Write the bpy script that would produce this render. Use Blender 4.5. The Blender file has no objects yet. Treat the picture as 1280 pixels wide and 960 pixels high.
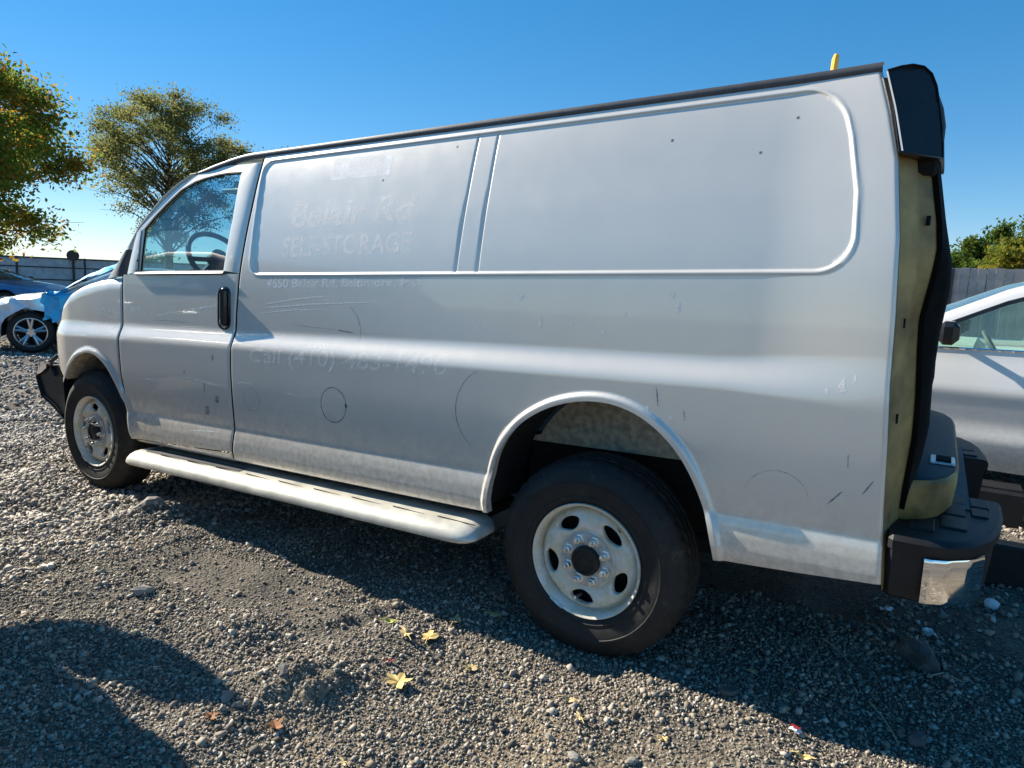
import bpy, bmesh, math, random
import numpy as np
from mathutils import Vector, Matrix
random.seed(7); rng = np.random.default_rng(7)
R = math.radians
scene = bpy.context.scene
COL = scene.collection

# ---------------------------------------------------------------- camera
cam_d = bpy.data.cameras.new('camera'); cam = bpy.data.objects.new('camera', cam_d); COL.objects.link(cam)
CP = Vector((1.0459, -2.276, 1.3998)); yaw, pitch, roll = -.5455, -.1430, .0407
f = Vector((math.sin(yaw)*math.cos(pitch), math.cos(yaw)*math.cos(pitch), math.sin(pitch)))
r0 = Vector((math.cos(yaw), -math.sin(yaw), 0)); u0 = r0.cross(f)
rv = r0*math.cos(roll) + u0*math.sin(roll); uv = -r0*math.sin(roll) + u0*math.cos(roll)
m = Matrix((( rv.x, uv.x, -f.x), (rv.y, uv.y, -f.y), (rv.z, uv.z, -f.z))).to_4x4(); m.translation = CP
cam.matrix_world = m
cam_d.sensor_width = 36; cam_d.lens = 36*870/1280; cam_d.clip_start = .05; cam_d.clip_end = 2000
scene.camera = cam
# ---------------------------------------------------------------- sky, sun, exposure
SUN_EL, SUN_A = R(31), R(2.2)          # from the van's nose, a hair to the viewer's side
sd = Vector((-math.cos(SUN_EL)*math.cos(SUN_A), -math.cos(SUN_EL)*math.sin(SUN_A), math.sin(SUN_EL)))
w = bpy.data.worlds.new('World'); scene.world = w; w.use_nodes = True
nt = w.node_tree; bg = nt.nodes['Background']
sky = nt.nodes.new('ShaderNodeTexSky'); sky.sky_type = 'NISHITA'; sky.sun_disc = False
sky.sun_elevation = SUN_EL; sky.sun_rotation = math.atan2(sd.x, sd.y)
sky.altitude = 0; sky.air_density = .8; sky.dust_density = .0; sky.ozone_density = 4.0
hs = nt.nodes.new('ShaderNodeHueSaturation'); hs.inputs['Saturation'].default_value = 1.68
gm = nt.nodes.new('ShaderNodeGamma'); gm.inputs[1].default_value = .60
nt.links.new(sky.outputs[0], gm.inputs[0]); nt.links.new(gm.outputs[0], hs.inputs['Color']); nt.links.new(hs.outputs[0], bg.inputs[0]); bg.inputs[1].default_value = .135
sl = bpy.data.lights.new('sun', 'SUN'); sl.energy = 5.0; sl.angle = R(.53); sl.color = (1, .92, .79)
sun = bpy.data.objects.new('sun', sl); COL.objects.link(sun); sun.rotation_euler = sd.to_track_quat('Z', 'Y').to_euler()
sun.location = (0, 0, 20)
scene.view_settings.view_transform = 'Standard'; scene.view_settings.look = 'None'
scene.view_settings.gamma = 1; scene.view_settings.use_curve_mapping = False
scene.view_settings.exposure = 1.15

# ---------------------------------------------------------------- helpers
def tag(o, label=None, cat=None, group=None, kind=None):
    for k, v in (('label', label), ('category', cat), ('group', group), ('kind', kind)):
        if v: o[k] = v
    return o
def root_of(o):
    while o.parent: o = o.parent
    return o
def thing(name, label, cat, loc=(0, 0, 0), rz=0, group=None):
    o = bpy.data.objects.new(name, None); COL.objects.link(o); o.empty_display_size = .2
    o.location = loc; o.rotation_euler = (0, 0, rz)
    return tag(o, label, cat, group)
def mesh(name, V, F, mat, parent=None, smooth=True, world=False, sharp=None):
    """one mesh object; with world=True the coordinates are world ones (parents have no rotation then)"""
    me = bpy.data.meshes.new(name)
    V = np.asarray(V, float).reshape(-1, 3)
    if world and parent: V = V - np.array(root_of(parent).location)
    me.from_pydata(V.tolist(), [], [tuple(int(i) for i in q) for q in F])
    me.materials.append(mat)
    if smooth: me.polygons.foreach_set('use_smooth', [True]*len(me.polygons))
    if sharp: me.set_sharp_from_angle(angle=R(sharp))
    o = bpy.data.objects.new(name, me); COL.objects.link(o)
    if parent: o.parent = parent
    return o
class MB:
    """collects simple shapes into one mesh"""
    def __init__(s): s.V = []; s.F = []; s.n = 0
    def add(s, V, F):
        V = np.asarray(V, float).reshape(-1, 3); s.V.append(V); s.F += [tuple(i+s.n for i in q) for q in F]; s.n += len(V); return s
    def box(s, c, d, rz=0, bev=0):
        x, y, z = d[0]/2, d[1]/2, d[2]/2
        if bev:
            b = min(bev, x*.9, y*.9, z*.9); P = []
            for zz, q in ((-z, b), (-z+b, 0), (z-b, 0), (z, b)):
                P += [(-x+q+ (b if q==0 else 0), -y+q, zz), (x-q-(b if q==0 else 0), -y+q, zz), (x-q, -y+q+(b if q==0 else 0), zz), (x-q, y-q-(b if q==0 else 0), zz),
                      (x-q-(b if q==0 else 0), y-q, zz), (-x+q+(b if q==0 else 0), y-q, zz), (-x+q, y-q-(b if q==0 else 0), zz), (-x+q, -y+q+(b if q==0 else 0), zz)]
            F = [tuple(range(7, -1, -1)), tuple(range(24, 32))]
            for k in range(3):
                for i in range(8): F.append((k*8+i, k*8+(i+1) % 8, k*8+8+(i+1) % 8, k*8+8+i))
            P = np.array(P)
        else:
            P = np.array([(-x,-y,-z),(x,-y,-z),(x,y,-z),(-x,y,-z),(-x,-y,z),(x,-y,z),(x,y,z),(-x,y,z)])
            F = [(3,2,1,0),(4,5,6,7),(0,1,5,4),(1,2,6,5),(2,3,7,6),(3,0,4,7)]
        cz, sz = math.cos(rz), math.sin(rz)
        P = np.stack([P[:,0]*cz-P[:,1]*sz, P[:,0]*sz+P[:,1]*cz, P[:,2]], 1) + np.array(c)
        return s.add(P, F)
    def tube(s, pts, rad, n=8, cap=True, sx=1.0):
        pts = [Vector(p) for p in pts]; k = len(pts)
        if not hasattr(rad, '__len__'): rad = [rad]*k
        V = []; up = Vector((0, 0, 1))
        for i, p in enumerate(pts):
            d = (pts[min(i+1, k-1)] - pts[max(i-1, 0)]).normalized()
            a = d.cross(up);
            if a.length < 1e-3: a = d.cross(Vector((1, 0, 0)))
            a.normalize(); b = a.cross(d)
            for j in range(n):
                t = 2*math.pi*j/n; V.append(p + (a*math.cos(t)*sx + b*math.sin(t))*rad[i])
        F = [(i*n+j, i*n+(j+1) % n, (i+1)*n+(j+1) % n, (i+1)*n+j) for i in range(k-1) for j in range(n)]
        if cap: F += [tuple(range(n-1, -1, -1)), tuple(range((k-1)*n, k*n))]
        return s.add([tuple(v) for v in V], F)
    def lathe_y(s, c, prof, n=48, a0=0, cap=False):
        """prof: (radius, y) list spun about the y axis through c"""
        V = []; k = len(prof)
        for i in range(n):
            t = a0+2*math.pi*i/n
            for r_, y_ in prof: V.append((c[0]+r_*math.cos(t), c[1]+y_, c[2]+r_*math.sin(t)))
        F = [(i*k+j, i*k+j+1, ((i+1) % n)*k+j+1, ((i+1) % n)*k+j) for i in range(n) for j in range(k-1)]
        if cap: F.append(tuple(i*k+k-1 for i in range(n)))
        return s.add(V, F)
    def build(s, name, mat, parent=None, smooth=True, world=False, sharp=35):
        return mesh(name, np.concatenate(s.V), s.F, mat, parent, smooth, world, sharp)
def grid_faces(nu, nv, V=None, flip=False):
    i, j = np.meshgrid(np.arange(nu-1), np.arange(nv-1), indexing='ij'); a = (i*nv+j).ravel()
    Q = np.stack([a, a+nv, a+nv+1, a+1], 1)
    if flip: Q = Q[:, ::-1]
    F = Q.tolist()
    if V is not None:
        P = np.round(V.reshape(-1, 3)*2e4).astype(np.int64)
        _, inv = np.unique(P, axis=0, return_inverse=True); inv = inv.ravel()
        out = []
        for q in F:
            ids = []
            for v in q:
                if inv[v] not in [inv[k] for k in ids]: ids.append(v)
            if len(ids) >= 3: out.append(tuple(ids))
        F = out
    return F
def weld(V, F):
    """merge coincident vertices so that smooth shading runs through"""
    P = np.round(np.asarray(V)*2e4).astype(np.int64)
    _, idx, inv = np.unique(P, axis=0, return_index=True, return_inverse=True); inv = inv.ravel()
    return np.asarray(V)[idx], [tuple(int(inv[i]) for i in q) for q in F]
def ss(t): t = np.clip(t, 0, 1); return t*t*(3-2*t)
def lerp_tab(tab): 
    a = np.array(tab, float); o = np.argsort(a[:, 0]); a = a[o]
    return lambda x: np.interp(x, a[:, 0], a[:, 1])

# ---------------------------------------------------------------- materials
def new_mat(name):
    mt = bpy.data.materials.new(name); mt.use_nodes = True; n = mt.node_tree
    return mt, n, n.nodes['Principled BSDF']
def ramp(n, fac, stops):
    r_ = n.nodes.new('ShaderNodeValToRGB'); e = r_.color_ramp.elements
    while len(e) < len(stops): e.new(.5)
    for el, (p, c) in zip(e, stops): el.position = p; el.color = (*c, 1) if len(c) == 3 else c
    n.links.new(fac, r_.inputs[0]); return r_.outputs[0]
def noise(n, scale, detail=4, rough=.55, coord='Object', vec=None, dist=0):
    t = n.nodes.new('ShaderNodeTexNoise'); t.inputs['Scale'].default_value = scale; t.inputs['Detail'].default_value = detail
    t.inputs['Roughness'].default_value = rough; t.inputs['Distortion'].default_value = dist
    if vec is None:
        tc = n.nodes.new('ShaderNodeTexCoord'); vec = tc.outputs[coord]
    n.links.new(vec, t.inputs['Vector']); return t.outputs[0]
def mixc(n, fac, a, b, mode='MIX'):
    mx = n.nodes.new('ShaderNodeMix'); mx.data_type = 'RGBA'; mx.blend_type = mode
    for s_, v in ((0, fac), (6, a), (7, b)):
        if isinstance(v, (int, float)): mx.inputs[s_].default_value = v
        elif isinstance(v, tuple): mx.inputs[s_].default_value = (*v, 1)
        else: n.links.new(v, mx.inputs[s_])
    return mx.outputs[2]
def bump(n, bsdf, h, strength=.3, dist=.01):
    b = n.nodes.new('ShaderNodeBump'); b.inputs['Strength'].default_value = strength; b.inputs['Distance'].default_value = dist
    n.links.new(h, b.inputs['Height']); n.links.new(b.outputs[0], bsdf.inputs['Normal'])
def simple(name, col, rough=.5, metal=0, var=.12, scale=8, bmp=0, coat=0, spec=.5, bscale=None):
    mt, n, b = new_mat(name)
    h = noise(n, scale, 5)
    c1 = tuple(min(1, c*(1-var)) for c in col); c2 = tuple(min(1, c*(1+var)) for c in col)
    n.links.new(ramp(n, h, [(.3, c1), (.7, c2)]), b.inputs['Base Color'])
    b.inputs['Roughness'].default_value = rough; b.inputs['Metallic'].default_value = metal
    b.inputs['Coat Weight'].default_value = coat; b.inputs['Specular IOR Level'].default_value = spec
    if bmp: bump(n, b, noise(n, bscale or scale*6, 6), bmp, .004)
    return mt
def car_paint(name, col, metal=0, rough=.35, dirt=.25, dirtcol=(.34, .29, .21), coat=.6):
    mt, n, b = new_mat(name)
    tc = n.nodes.new('ShaderNodeTexCoord'); sep = n.nodes.new('ShaderNodeSeparateXYZ'); n.links.new(tc.outputs['Object'], sep.inputs[0])
    big = noise(n, 1.6, 6, .6); fine = noise(n, 34, 6, .7)
    # dried splash dirt: specks that gather along the bottom edge of the panels
    low = n.nodes.new('ShaderNodeMapRange'); low.inputs[1].default_value = .82; low.inputs[2].default_value = .42; low.inputs[3].default_value = 0; low.inputs[4].default_value = 1
    n.links.new(sep.outputs[2], low.inputs[0])
    mul = n.nodes.new('ShaderNodeMath'); mul.operation = 'MULTIPLY'; n.links.new(low.outputs[0], mul.inputs[0])
    n.links.new(ramp(n, fine, [(.38, (0, 0, 0)), (.66, (1, 1, 1))]), mul.inputs[1])
    mul2 = n.nodes.new('ShaderNodeMath'); mul2.operation = 'MULTIPLY'; n.links.new(mul.outputs[0], mul2.inputs[0]); mul2.inputs[1].default_value = dirt*2
    base = mixc(n, ramp(n, big, [(.35, (0, 0, 0)), (.75, (1, 1, 1))]), col, tuple(c*.955 for c in col))
    base = mixc(n, ramp(n, noise(n, 140, 2), [(.66, (0, 0, 0)), (.74, (.5, .5, .5))]), base, tuple(c*.86 for c in col))
    base = mixc(n, mul2.outputs[0], base, dirtcol)
    n.links.new(base, b.inputs['Base Color'])
    b.inputs['Metallic'].default_value = metal
    n.links.new(ramp(n, noise(n, 9, 7, .7), [(.3, (rough*.92,)*3), (.75, (rough*1.1,)*3)]), b.inputs['Roughness'])
    b.inputs['Coat Weight'].default_value = coat; b.inputs['Coat Roughness'].default_value = .05
    bump(n, b, noise(n, 2.2, 3), .05, .02)
    return mt
def glass(name, tint=(.62, .80, .82), ior=1.5, rough=.0):
    mt, n, b = new_mat(name); n.nodes.remove(b)
    out = n.nodes['Material Output']; tr = n.nodes.new('ShaderNodeBsdfTransparent'); tr.inputs[0].default_value = (*tint, 1)
    gl = n.nodes.new('ShaderNodeBsdfGlossy'); gl.inputs['Roughness'].default_value = .02
    lw = n.nodes.new('ShaderNodeLayerWeight'); pw = n.nodes.new('ShaderNodeMath'); pw.operation = 'POWER'; n.links.new(lw.outputs['Facing'], pw.inputs[0]); pw.inputs[1].default_value = 4
    fr = n.nodes.new('ShaderNodeMath'); fr.operation = 'MULTIPLY_ADD'; n.links.new(pw.outputs[0], fr.inputs[0]); fr.inputs[1].default_value = .9; fr.inputs[2].default_value = ((ior-1)/(ior+1))**2*1.6
    df = n.nodes.new('ShaderNodeBsdfDiffuse'); df.inputs[0].default_value = (.5, .52, .5, 1)      # film of dust
    mx = n.nodes.new('ShaderNodeMixShader'); n.links.new(fr.outputs[0], mx.inputs[0]); n.links.new(tr.outputs[0], mx.inputs[1]); n.links.new(gl.outputs[0], mx.inputs[2])
    m2 = n.nodes.new('ShaderNodeMixShader'); n.links.new(ramp(n, noise(n, 14, 6), [(.35, (.02,)*3), (.8, (.09,)*3)]), m2.inputs[0])
    n.links.new(mx.outputs[0], m2.inputs[1]); n.links.new(df.outputs[0], m2.inputs[2]); n.links.new(m2.outputs[0], out.inputs[0])
    return mt
def leafy(name, cols, trans=.45, patch_at=(.55, .68)):
    mt, n, b = new_mat(name); n.nodes.remove(b); out = n.nodes['Material Output']
    g = n.nodes.new('ShaderNodeNewGeometry')
    c = ramp(n, g.outputs['Random Per Island'], [(i/max(1, len(cols)-1), k) for i, k in enumerate(cols)])
    patch = noise(n, .55, 2)
    c = mixc(n, ramp(n, patch, [(patch_at[0], (0, 0, 0)), (patch_at[1], (.75,)*3)]), c, cols[-1])
    d = n.nodes.new('ShaderNodeBsdfDiffuse'); t = n.nodes.new('ShaderNodeBsdfTranslucent')
    n.links.new(c, d.inputs[0]); n.links.new(c, t.inputs[0])
    mx = n.nodes.new('ShaderNodeMixShader'); mx.inputs[0].default_value = trans
    n.links.new(d.outputs[0], mx.inputs[1]); n.links.new(t.outputs[0], mx.inputs[2]); n.links.new(mx.outputs[0], out.inputs[0])
    return mt
M = {}
M['white'] = car_paint('van_white_paint', (.80, .745, .66), metal=.28, rough=.33, dirt=.32, coat=1.0)
M['white_car'] = car_paint('white_car_paint', (.78, .78, .79), rough=.3, dirt=.2)
M['silver'] = car_paint('silver_car_paint', (.90, .87, .82), metal=.2, rough=.36, dirt=.15)
M['blue_car'] = car_paint('blue_car_paint', (.05, .16, .32), metal=.4, rough=.35, dirt=.3)
M['grey_car'] = car_paint('grey_car_paint', (.08, .085, .09), rough=.35)
M['primer'] = simple('yellowed_jamb_primer', (.33, .215, .07), .6, var=.6, scale=7, bmp=.25)
M['inner_white'] = simple('grimy_wheelhouse_paint', (.44, .37, .27), .75, var=.4, scale=34, bmp=.3)
M['black_plastic'] = simple('black_textured_plastic', (.013, .013, .014), .5, var=.3, scale=12, bmp=.35, bscale=260, spec=.35)
M['cap_black'] = simple('satin_black_plastic', (.012, .012, .013), .3, var=.3, scale=12, bmp=.12, bscale=200)
M['gloss_black'] = simple('gloss_black_plastic', (.015, .015, .017), .18, var=.3, scale=12)
M['rubber_seal'] = simple('black_rubber_seal', (.008, .008, .008), .8, var=.3, scale=20, spec=.15)
M['under'] = simple('underbody_black_steel', (.010, .009, .008), .95, var=.5, scale=10, bmp=.3)
M['trim_grey'] = simple('grey_drip_rail_plastic', (.075, .075, .08), .45, var=.2, scale=15, bmp=.1)
M['chrome'] = simple('chrome', (.86, .86, .87), .05, metal=1, var=.05)
M['zinc'] = simple('zinc_lug_nut', (.72, .71, .68), .32, metal=.8, var=.25, scale=40)
M['hub_steel'] = simple('hub_plate_steel', (.50, .50, .48), .5, metal=.3, var=.3, scale=40)
M['board'] = simple('painted_running_board', (.60, .57, .48), .34, metal=.2, var=.28, scale=7, coat=.3, bmp=.05)
M['interior'] = simple('grey_interior_plastic', (.10, .105, .11), .7, var=.2)
M['interior_pale'] = simple('pale_interior_trim', (.50, .50, .44), .7, var=.15)
M['seat'] = simple('grey_seat_fabric', (.12, .125, .13), .9, var=.25, scale=30)
M['glass'] = glass('van_window_glass', (.55, .80, .88), 1.8)
M['car_glass'] = glass('car_window_glass', (.70, .90, .84), 1.5)
M['dark_glass'] = glass('dark_car_glass', (.30, .42, .48), 1.6)
M['lamp_glass'] = simple('lamp_lens', (.5, .5, .5), .1, var=.1)
M['red_lens'] = simple('red_lamp_lens', (.3, .01, .01), .15, var=.1)
M['alloy'] = simple('silver_alloy', (.60, .60, .60), .3, metal=.8, var=.1)
M['tarp'] = simple('blue_plastic_film', (.04, .50, .92), .35, var=.25, scale=7, bmp=.3, bscale=30)
M['steel_wire'] = simple('dark_wire', (.03, .03, .035), .5)
def steel_wheel():
    mt, n, b = new_mat('painted_steel_wheel')
    big = noise(n, 7, 6, .65); c = ramp(n, big, [(.36, (.74, .72, .66)), (.50, (.66, .59, .43)), (.60, (.74, .73, .69)), (.72, (.55, .47, .32))])
    sp = noise(n, 60, 4, .7); c = mixc(n, ramp(n, sp, [(.64, (0, 0, 0)), (.72, (.7,)*3)]), c, (.20, .13, .07))
    n.links.new(c, b.inputs['Base Color']); b.inputs['Roughness'].default_value = .42
    bump(n, b, noise(n, 90, 4), .08, .003); return mt
M['steel_wheel'] = steel_wheel()
def tyre_mat():
    mt, n, b = new_mat('dusty_tyre_rubber')
    c = ramp(n, noise(n, 16, 8, .75), [(.36, (.009, .009, .009)), (.58, (.017, .0165, .015)), (.76, (.075, .064, .046))])
    n.links.new(c, b.inputs['Base Color']); b.inputs['Roughness'].default_value = .72
    bump(n, b, noise(n, 70, 5), .25, .004); return mt
M['tyre'] = tyre_mat()
def ghost(name, col, lo, hi, scale=22):
    mt, n, b = new_mat(name); out = n.nodes['Material Output']
    b.inputs['Base Color'].default_value = (*col, 1); b.inputs['Roughness'].default_value = .6
    tr = n.nodes.new('ShaderNodeBsdfTransparent'); mx = n.nodes.new('ShaderNodeMixShader')
    n.links.new(ramp(n, noise(n, scale, 7, .72), [(.36, (lo,)*3), (.66, (hi,)*3)]), mx.inputs[0])
    n.links.new(tr.outputs[0], mx.inputs[1]); n.links.new(b.outputs[0], mx.inputs[2]); n.links.new(mx.outputs[0], out.inputs[0])
    return mt
M['ghost'] = ghost('adhesive_ghost', (.97, .97, .96), .05, .9, 10)
M['ghost_weak'] = ghost('weak_adhesive_ghost', (.99, .99, .97), .0, .62, 15)
M['scratch'] = ghost('bare_scratch', (.93, .93, .93), .25, .95, 60)
M['ink'] = ghost('black_marker_ink', (.02, .02, .03), .25, .95, 50)
M['ink_weak'] = ghost('faint_marker_ink', (.06, .07, .10), .05, .55, 50)
M['ink_blue'] = ghost('blue_marker_ink', (.02, .10, .25), .1, .9, 30)
M['ghost_mid'] = ghost('worn_adhesive_ghost', (1, 1, 1), .04, .85, 17)
M['ghost_patch'] = ghost('bleached_decal_patch', (1, 1, 1), .45, 1.0, 12)
M['ghost_strong'] = ghost('clear_adhesive_ghost', (.99, .99, .98), .2, 1.0, 20)
def ground_mat():
    mt, n, b = new_mat('gravel_ground')
    g = n.nodes.new('ShaderNodeNewGeometry'); P = g.outputs['Position']
    zone = noise(n, .55, 4, .5, vec=P); fine = noise(n, 60, 5, .75, vec=P); med = noise(n, 7, 5, .6, vec=P)
    c = ramp(n, zone, [(.36, (.13, .115, .095)), (.50, (.19, .165, .13)), (.64, (.28, .225, .155))])
    c = mixc(n, ramp(n, med, [(.35, (0, 0, 0)), (.7, (.6,)*3)]), c, (.075, .07, .063))
    sp = ramp(n, fine, [(.30, (.30,)*3), (.50, (.95,)*3), (.72, (1.9,)*3)])
    c = mixc(n, 1.0, c, sp, 'MULTIPLY')
    n.links.new(c, b.inputs['Base Color']); b.inputs['Roughness'].default_value = .95; b.inputs['Specular IOR Level'].default_value = .2
    vo = n.nodes.new('ShaderNodeTexVoronoi'); vo.inputs['Scale'].default_value = 75; n.links.new(P, vo.inputs['Vector'])
    ad = n.nodes.new('ShaderNodeMath'); ad.operation = 'SUBTRACT'; n.links.new(fine, ad.inputs[0]); n.links.new(vo.outputs[0], ad.inputs[1])
    bump(n, b, ad.outputs[0], .9, .012); return mt
M['ground'] = ground_mat()
def stone_mat(name, cols):
    mt, n, b = new_mat(name); g = n.nodes.new('ShaderNodeNewGeometry')
    c = ramp(n, g.outputs['Random Per Island'], [(i/(len(cols)-1), k) for i, k in enumerate(cols)])
    c = mixc(n, .35, c, ramp(n, noise(n, 40, 4), [(.3, (.25,)*3), (.7, (1.4,)*3)]), 'MULTIPLY')
    n.links.new(c, b.inputs['Base Color']); b.inputs['Roughness'].default_value = .85; b.inputs['Specular IOR Level'].default_value = .3
    return mt
M['stone'] = stone_mat('crushed_stone', [(.08, .072, .06), (.21, .185, .15), (.38, .335, .27), (.27, .21, .145), (.48, .43, .355), (.13, .115, .096), (.62, .57, .48)])
M['stone_pale'] = stone_mat('pale_crushed_stone', [(.13, .12, .11), (.33, .305, .265), (.45, .415, .36), (.30, .245, .18), (.55, .51, .45), (.18, .162, .14)])
M['rock'] = simple('field_stone', (.24, .22, .19), .9, var=.3, scale=14, bmp=.5)
M['rock_dark'] = simple('dark_stone', (.10, .10, .095), .9, var=.35, scale=14, bmp=.5)
M['bark'] = simple('tree_bark', (.075, .058, .045), .95, var=.4, scale=6, bmp=.5)
M['paper'] = simple('scrap_paper', (.72, .72, .72), .8, var=.1)
M['red_scrap'] = simple('red_scrap', (.35, .02, .03), .6)
M['leaf_yellow'] = simple('fallen_yellow_leaf', (.66, .48, .17), .75, var=.25, scale=30)
M['leaf_tan'] = simple('fallen_tan_leaf', (.50, .38, .18), .8, var=.3, scale=30)
M['leaf_green'] = simple('fallen_green_leaf', (.36, .40, .06), .75, var=.2, scale=30)
M['leaf_brown'] = simple('fallen_brown_leaf', (.26, .11, .04), .8, var=.3, scale=30)
M['yellow_plastic'] = simple('yellow_plastic', (.80, .42, .02), .45, var=.1)
M['fence_panel'] = simple('weathered_fence_sheet', (.40, .50, .58), .6, var=.18, scale=3, bmp=.1)
M['fence_rail'] = simple('dark_fence_steel', (.05, .05, .055), .7, var=.3)
M['fence_grey'] = simple('grey_fence_board', (.40, .38, .36), .8, var=.25, scale=3, bmp=.2)
M['wood'] = simple('weathered_wood', (.46, .37, .25), .85, var=.3, scale=5, bmp=.3)
M['foil_a'] = leafy('autumn_foliage', [(.09, .17, .03), (.15, .24, .04), (.23, .29, .05), (.11, .20, .035), (.31, .29, .05), (.55, .22, .03)], .55)
M['foil_b'] = leafy('thin_autumn_foliage', [(.12, .15, .05), (.18, .21, .07), (.25, .25, .09), (.14, .16, .065), (.32, .27, .08)], .55)
M['foil_c'] = leafy('green_foliage', [(.04, .085, .02), (.07, .13, .025), (.10, .15, .03), (.055, .10, .02), (.14, .17, .03)])
M['foil_d'] = leafy('yellow_green_foliage', [(.10, .15, .03), (.17, .19, .03), (.24, .22, .03), (.13, .16, .03), (.30, .22, .03)])

# ---------------------------------------------------------------- ground
def gnoise(x, y):
    z = np.zeros_like(x)
    for (kx, ky, ph, a) in GN: z = z + a*np.sin(kx*x+ky*y+ph)
    return z
GN = []
for k in range(26):
    fr = 1.2*1.22**k if k < 15 else rng.uniform(6, 26); th = rng.uniform(0, 2*math.pi)
    GN.append((fr*math.cos(th), fr*math.sin(th), rng.uniform(0, 6.28), .012/(1+fr*.22)))
LUMPS = [(-2.64, -.08, .16, .05), (-2.45, -.02, .10, .03), (-.73, -.74, .12, .06), (-.60, -.72, .09, .04), (-.86, -.22, .06, .042), (-.90, -.34, .05, .034), (-.82, -.12, .05, .03), (-.95, -.44, .05, .02), (-2.2, -.2, .12, .025), (1.0, .85, .14, .03), (-1.15, -.62, .14, .02)]
WHEELS = [(0, .13), (-3.429, .13), (0, 1.88), (-3.429, 1.88)]
def ground_z(x, y):
    x = np.asarray(x, float); y = np.asarray(y, float)
    z = gnoise(x, y)
    z = z - .014*np.exp(-((y+.45+.1*np.sin(x*1.3))/.17)**2)*ss((x+2.2)/.5)*ss((-.6-x)/.4)       # compacted wheel track
    for (a, b, s, h) in LUMPS: z = z + h*np.exp(-((x-a)**2+(y-b)**2)/(s*s))*(1+.35*np.sin(43*x+17*y)*np.cos(37*y-21*x))
    for (a, b) in WHEELS:
        k = np.exp(-(((x-a)/.35)**2+((y-b)/.22)**2)); z = z*(1-k)
    far = np.hypot(x+1, y); return z*(1-ss((far-18)/12))
gx = np.unique(np.concatenate([np.linspace(-900, -60, 8), np.linspace(-60, -12, 25), np.linspace(-12, -4, 110), np.linspace(-4, 2.6, 300), np.linspace(2.6, 12, 40), np.linspace(12, 900, 12)]))
gy = np.unique(np.concatenate([np.linspace(-900, -40, 8), np.linspace(-40, -3, 20), np.linspace(-3, 1.4, 200), np.linspace(1.4, 8, 90), np.linspace(8, 70, 30), np.linspace(70, 900, 10)]))
GX, GY = np.meshgrid(gx, gy, indexing='ij')
gv = np.stack([GX, GY, ground_z(GX, GY)], -1)
tag(mesh('ground', gv, grid_faces(len(gx), len(gy)), M['ground']), kind='structure')

def stones(name, n, xr, yr, size, mat, label, keep=None, cube=True, sink=.25):
    x = rng.uniform(*xr, n); y = rng.uniform(*yr, n)
    # patchy: stones gather in some places and are trodden in elsewhere
    dens = .55+.45*np.sin(1.7*x+.6*y+1)*np.sin(2.3*y-.9*x+.4)+.3*np.sin(6.1*x-4.3*y)
    ok = rng.uniform(0, 1.15, n) < np.clip(dens*1.1+.45, .22, 1.15)
    if keep is not None: ok &= keep(x, y)
    x, y = x[ok], y[ok]; n = len(x)
    s = size[0]*np.exp(rng.normal(0, .42, n)); s = np.clip(s, size[0]*.45, size[1])
    if cube: base = np.array([(-1,-1,-1),(1,-1,-1),(1,1,-1),(-1,1,-1),(-1,-1,1),(1,-1,1),(1,1,1),(-1,1,1)], float)*.62; F0 = np.array([(3,2,1),(3,1,0),(4,5,6),(4,6,7),(0,1,5),(0,5,4),(1,2,6),(1,6,5),(2,3,7),(2,7,6),(3,0,4),(3,4,7)])
    else: base = np.array([(1,0,0),(-1,0,0),(0,1,0),(0,-1,0),(0,0,1),(0,0,-1)], float); F0 = np.array([(0,2,4),(2,1,4),(1,3,4),(3,0,4),(2,0,5),(1,2,5),(3,1,5),(0,3,5)])
    k = len(base)
    V = base[None]*(1+rng.uniform(-.34, .34, (n, k, 3)))
    V *= np.stack([rng.uniform(.75, 1.35, n), rng.uniform(.7, 1.1, n), rng.uniform(.45, .85, n)], -1)[:, None]
    q = rng.normal(size=(n, 4)); q[:, 1:3] *= .35; q /= np.linalg.norm(q, axis=1)[:, None]
    a, b, c, d = q.T
    Rm = np.stack([np.stack([1-2*(c*c+d*d), 2*(b*c-a*d), 2*(b*d+a*c)], -1), np.stack([2*(b*c+a*d), 1-2*(b*b+d*d), 2*(c*d-a*b)], -1), np.stack([2*(b*d-a*c), 2*(c*d+a*b), 1-2*(b*b+c*c)], -1)], 1)
    V = np.einsum('nij,nkj->nki', Rm, V)*s[:, None, None]*.5
    V += np.stack([x, y, ground_z(x, y)+s*.5*(.6-sink)], -1)[:, None]
    F = (F0[None]+(np.arange(n)*k)[:, None, None]).reshape(-1, 3)
    me = bpy.data.meshes.new(name); nv = n*k; nf = len(F)
    me.vertices.add(nv); me.vertices.foreach_set('co', V.ravel()); me.loops.add(nf*3); me.loops.foreach_set('vertex_index', F.ravel().astype(np.int32))
    me.polygons.add(nf); me.polygons.foreach_set('loop_start', np.arange(0, nf*3, 3, dtype=np.int32)); me.update(calc_edges=True); me.validate()
    me.materials.append(mat); o = bpy.data.objects.new(name, me); COL.objects.link(o)
    return tag(o, label, 'gravel', kind='stuff')
track = lambda x, y: ~((np.abs(y+.45+.1*np.sin(x*1.3)) < .16) & (x > -2.1) & (x < -.75)) | (rng.uniform(0, 1, len(x)) < .25)
stones('gravel', 200000, (-2.9, 2.4), (-1.75, .95), (.0088, .022), M['stone'], 'small dark crushed stone gravel in front of the van', track, cube=False)
stones('gravel', 9000, (-3.0, 2.4), (-1.7, 1.0), (.017, .036), M['stone'], 'coarser loose stones strewn over the near gravel', track)
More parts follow.
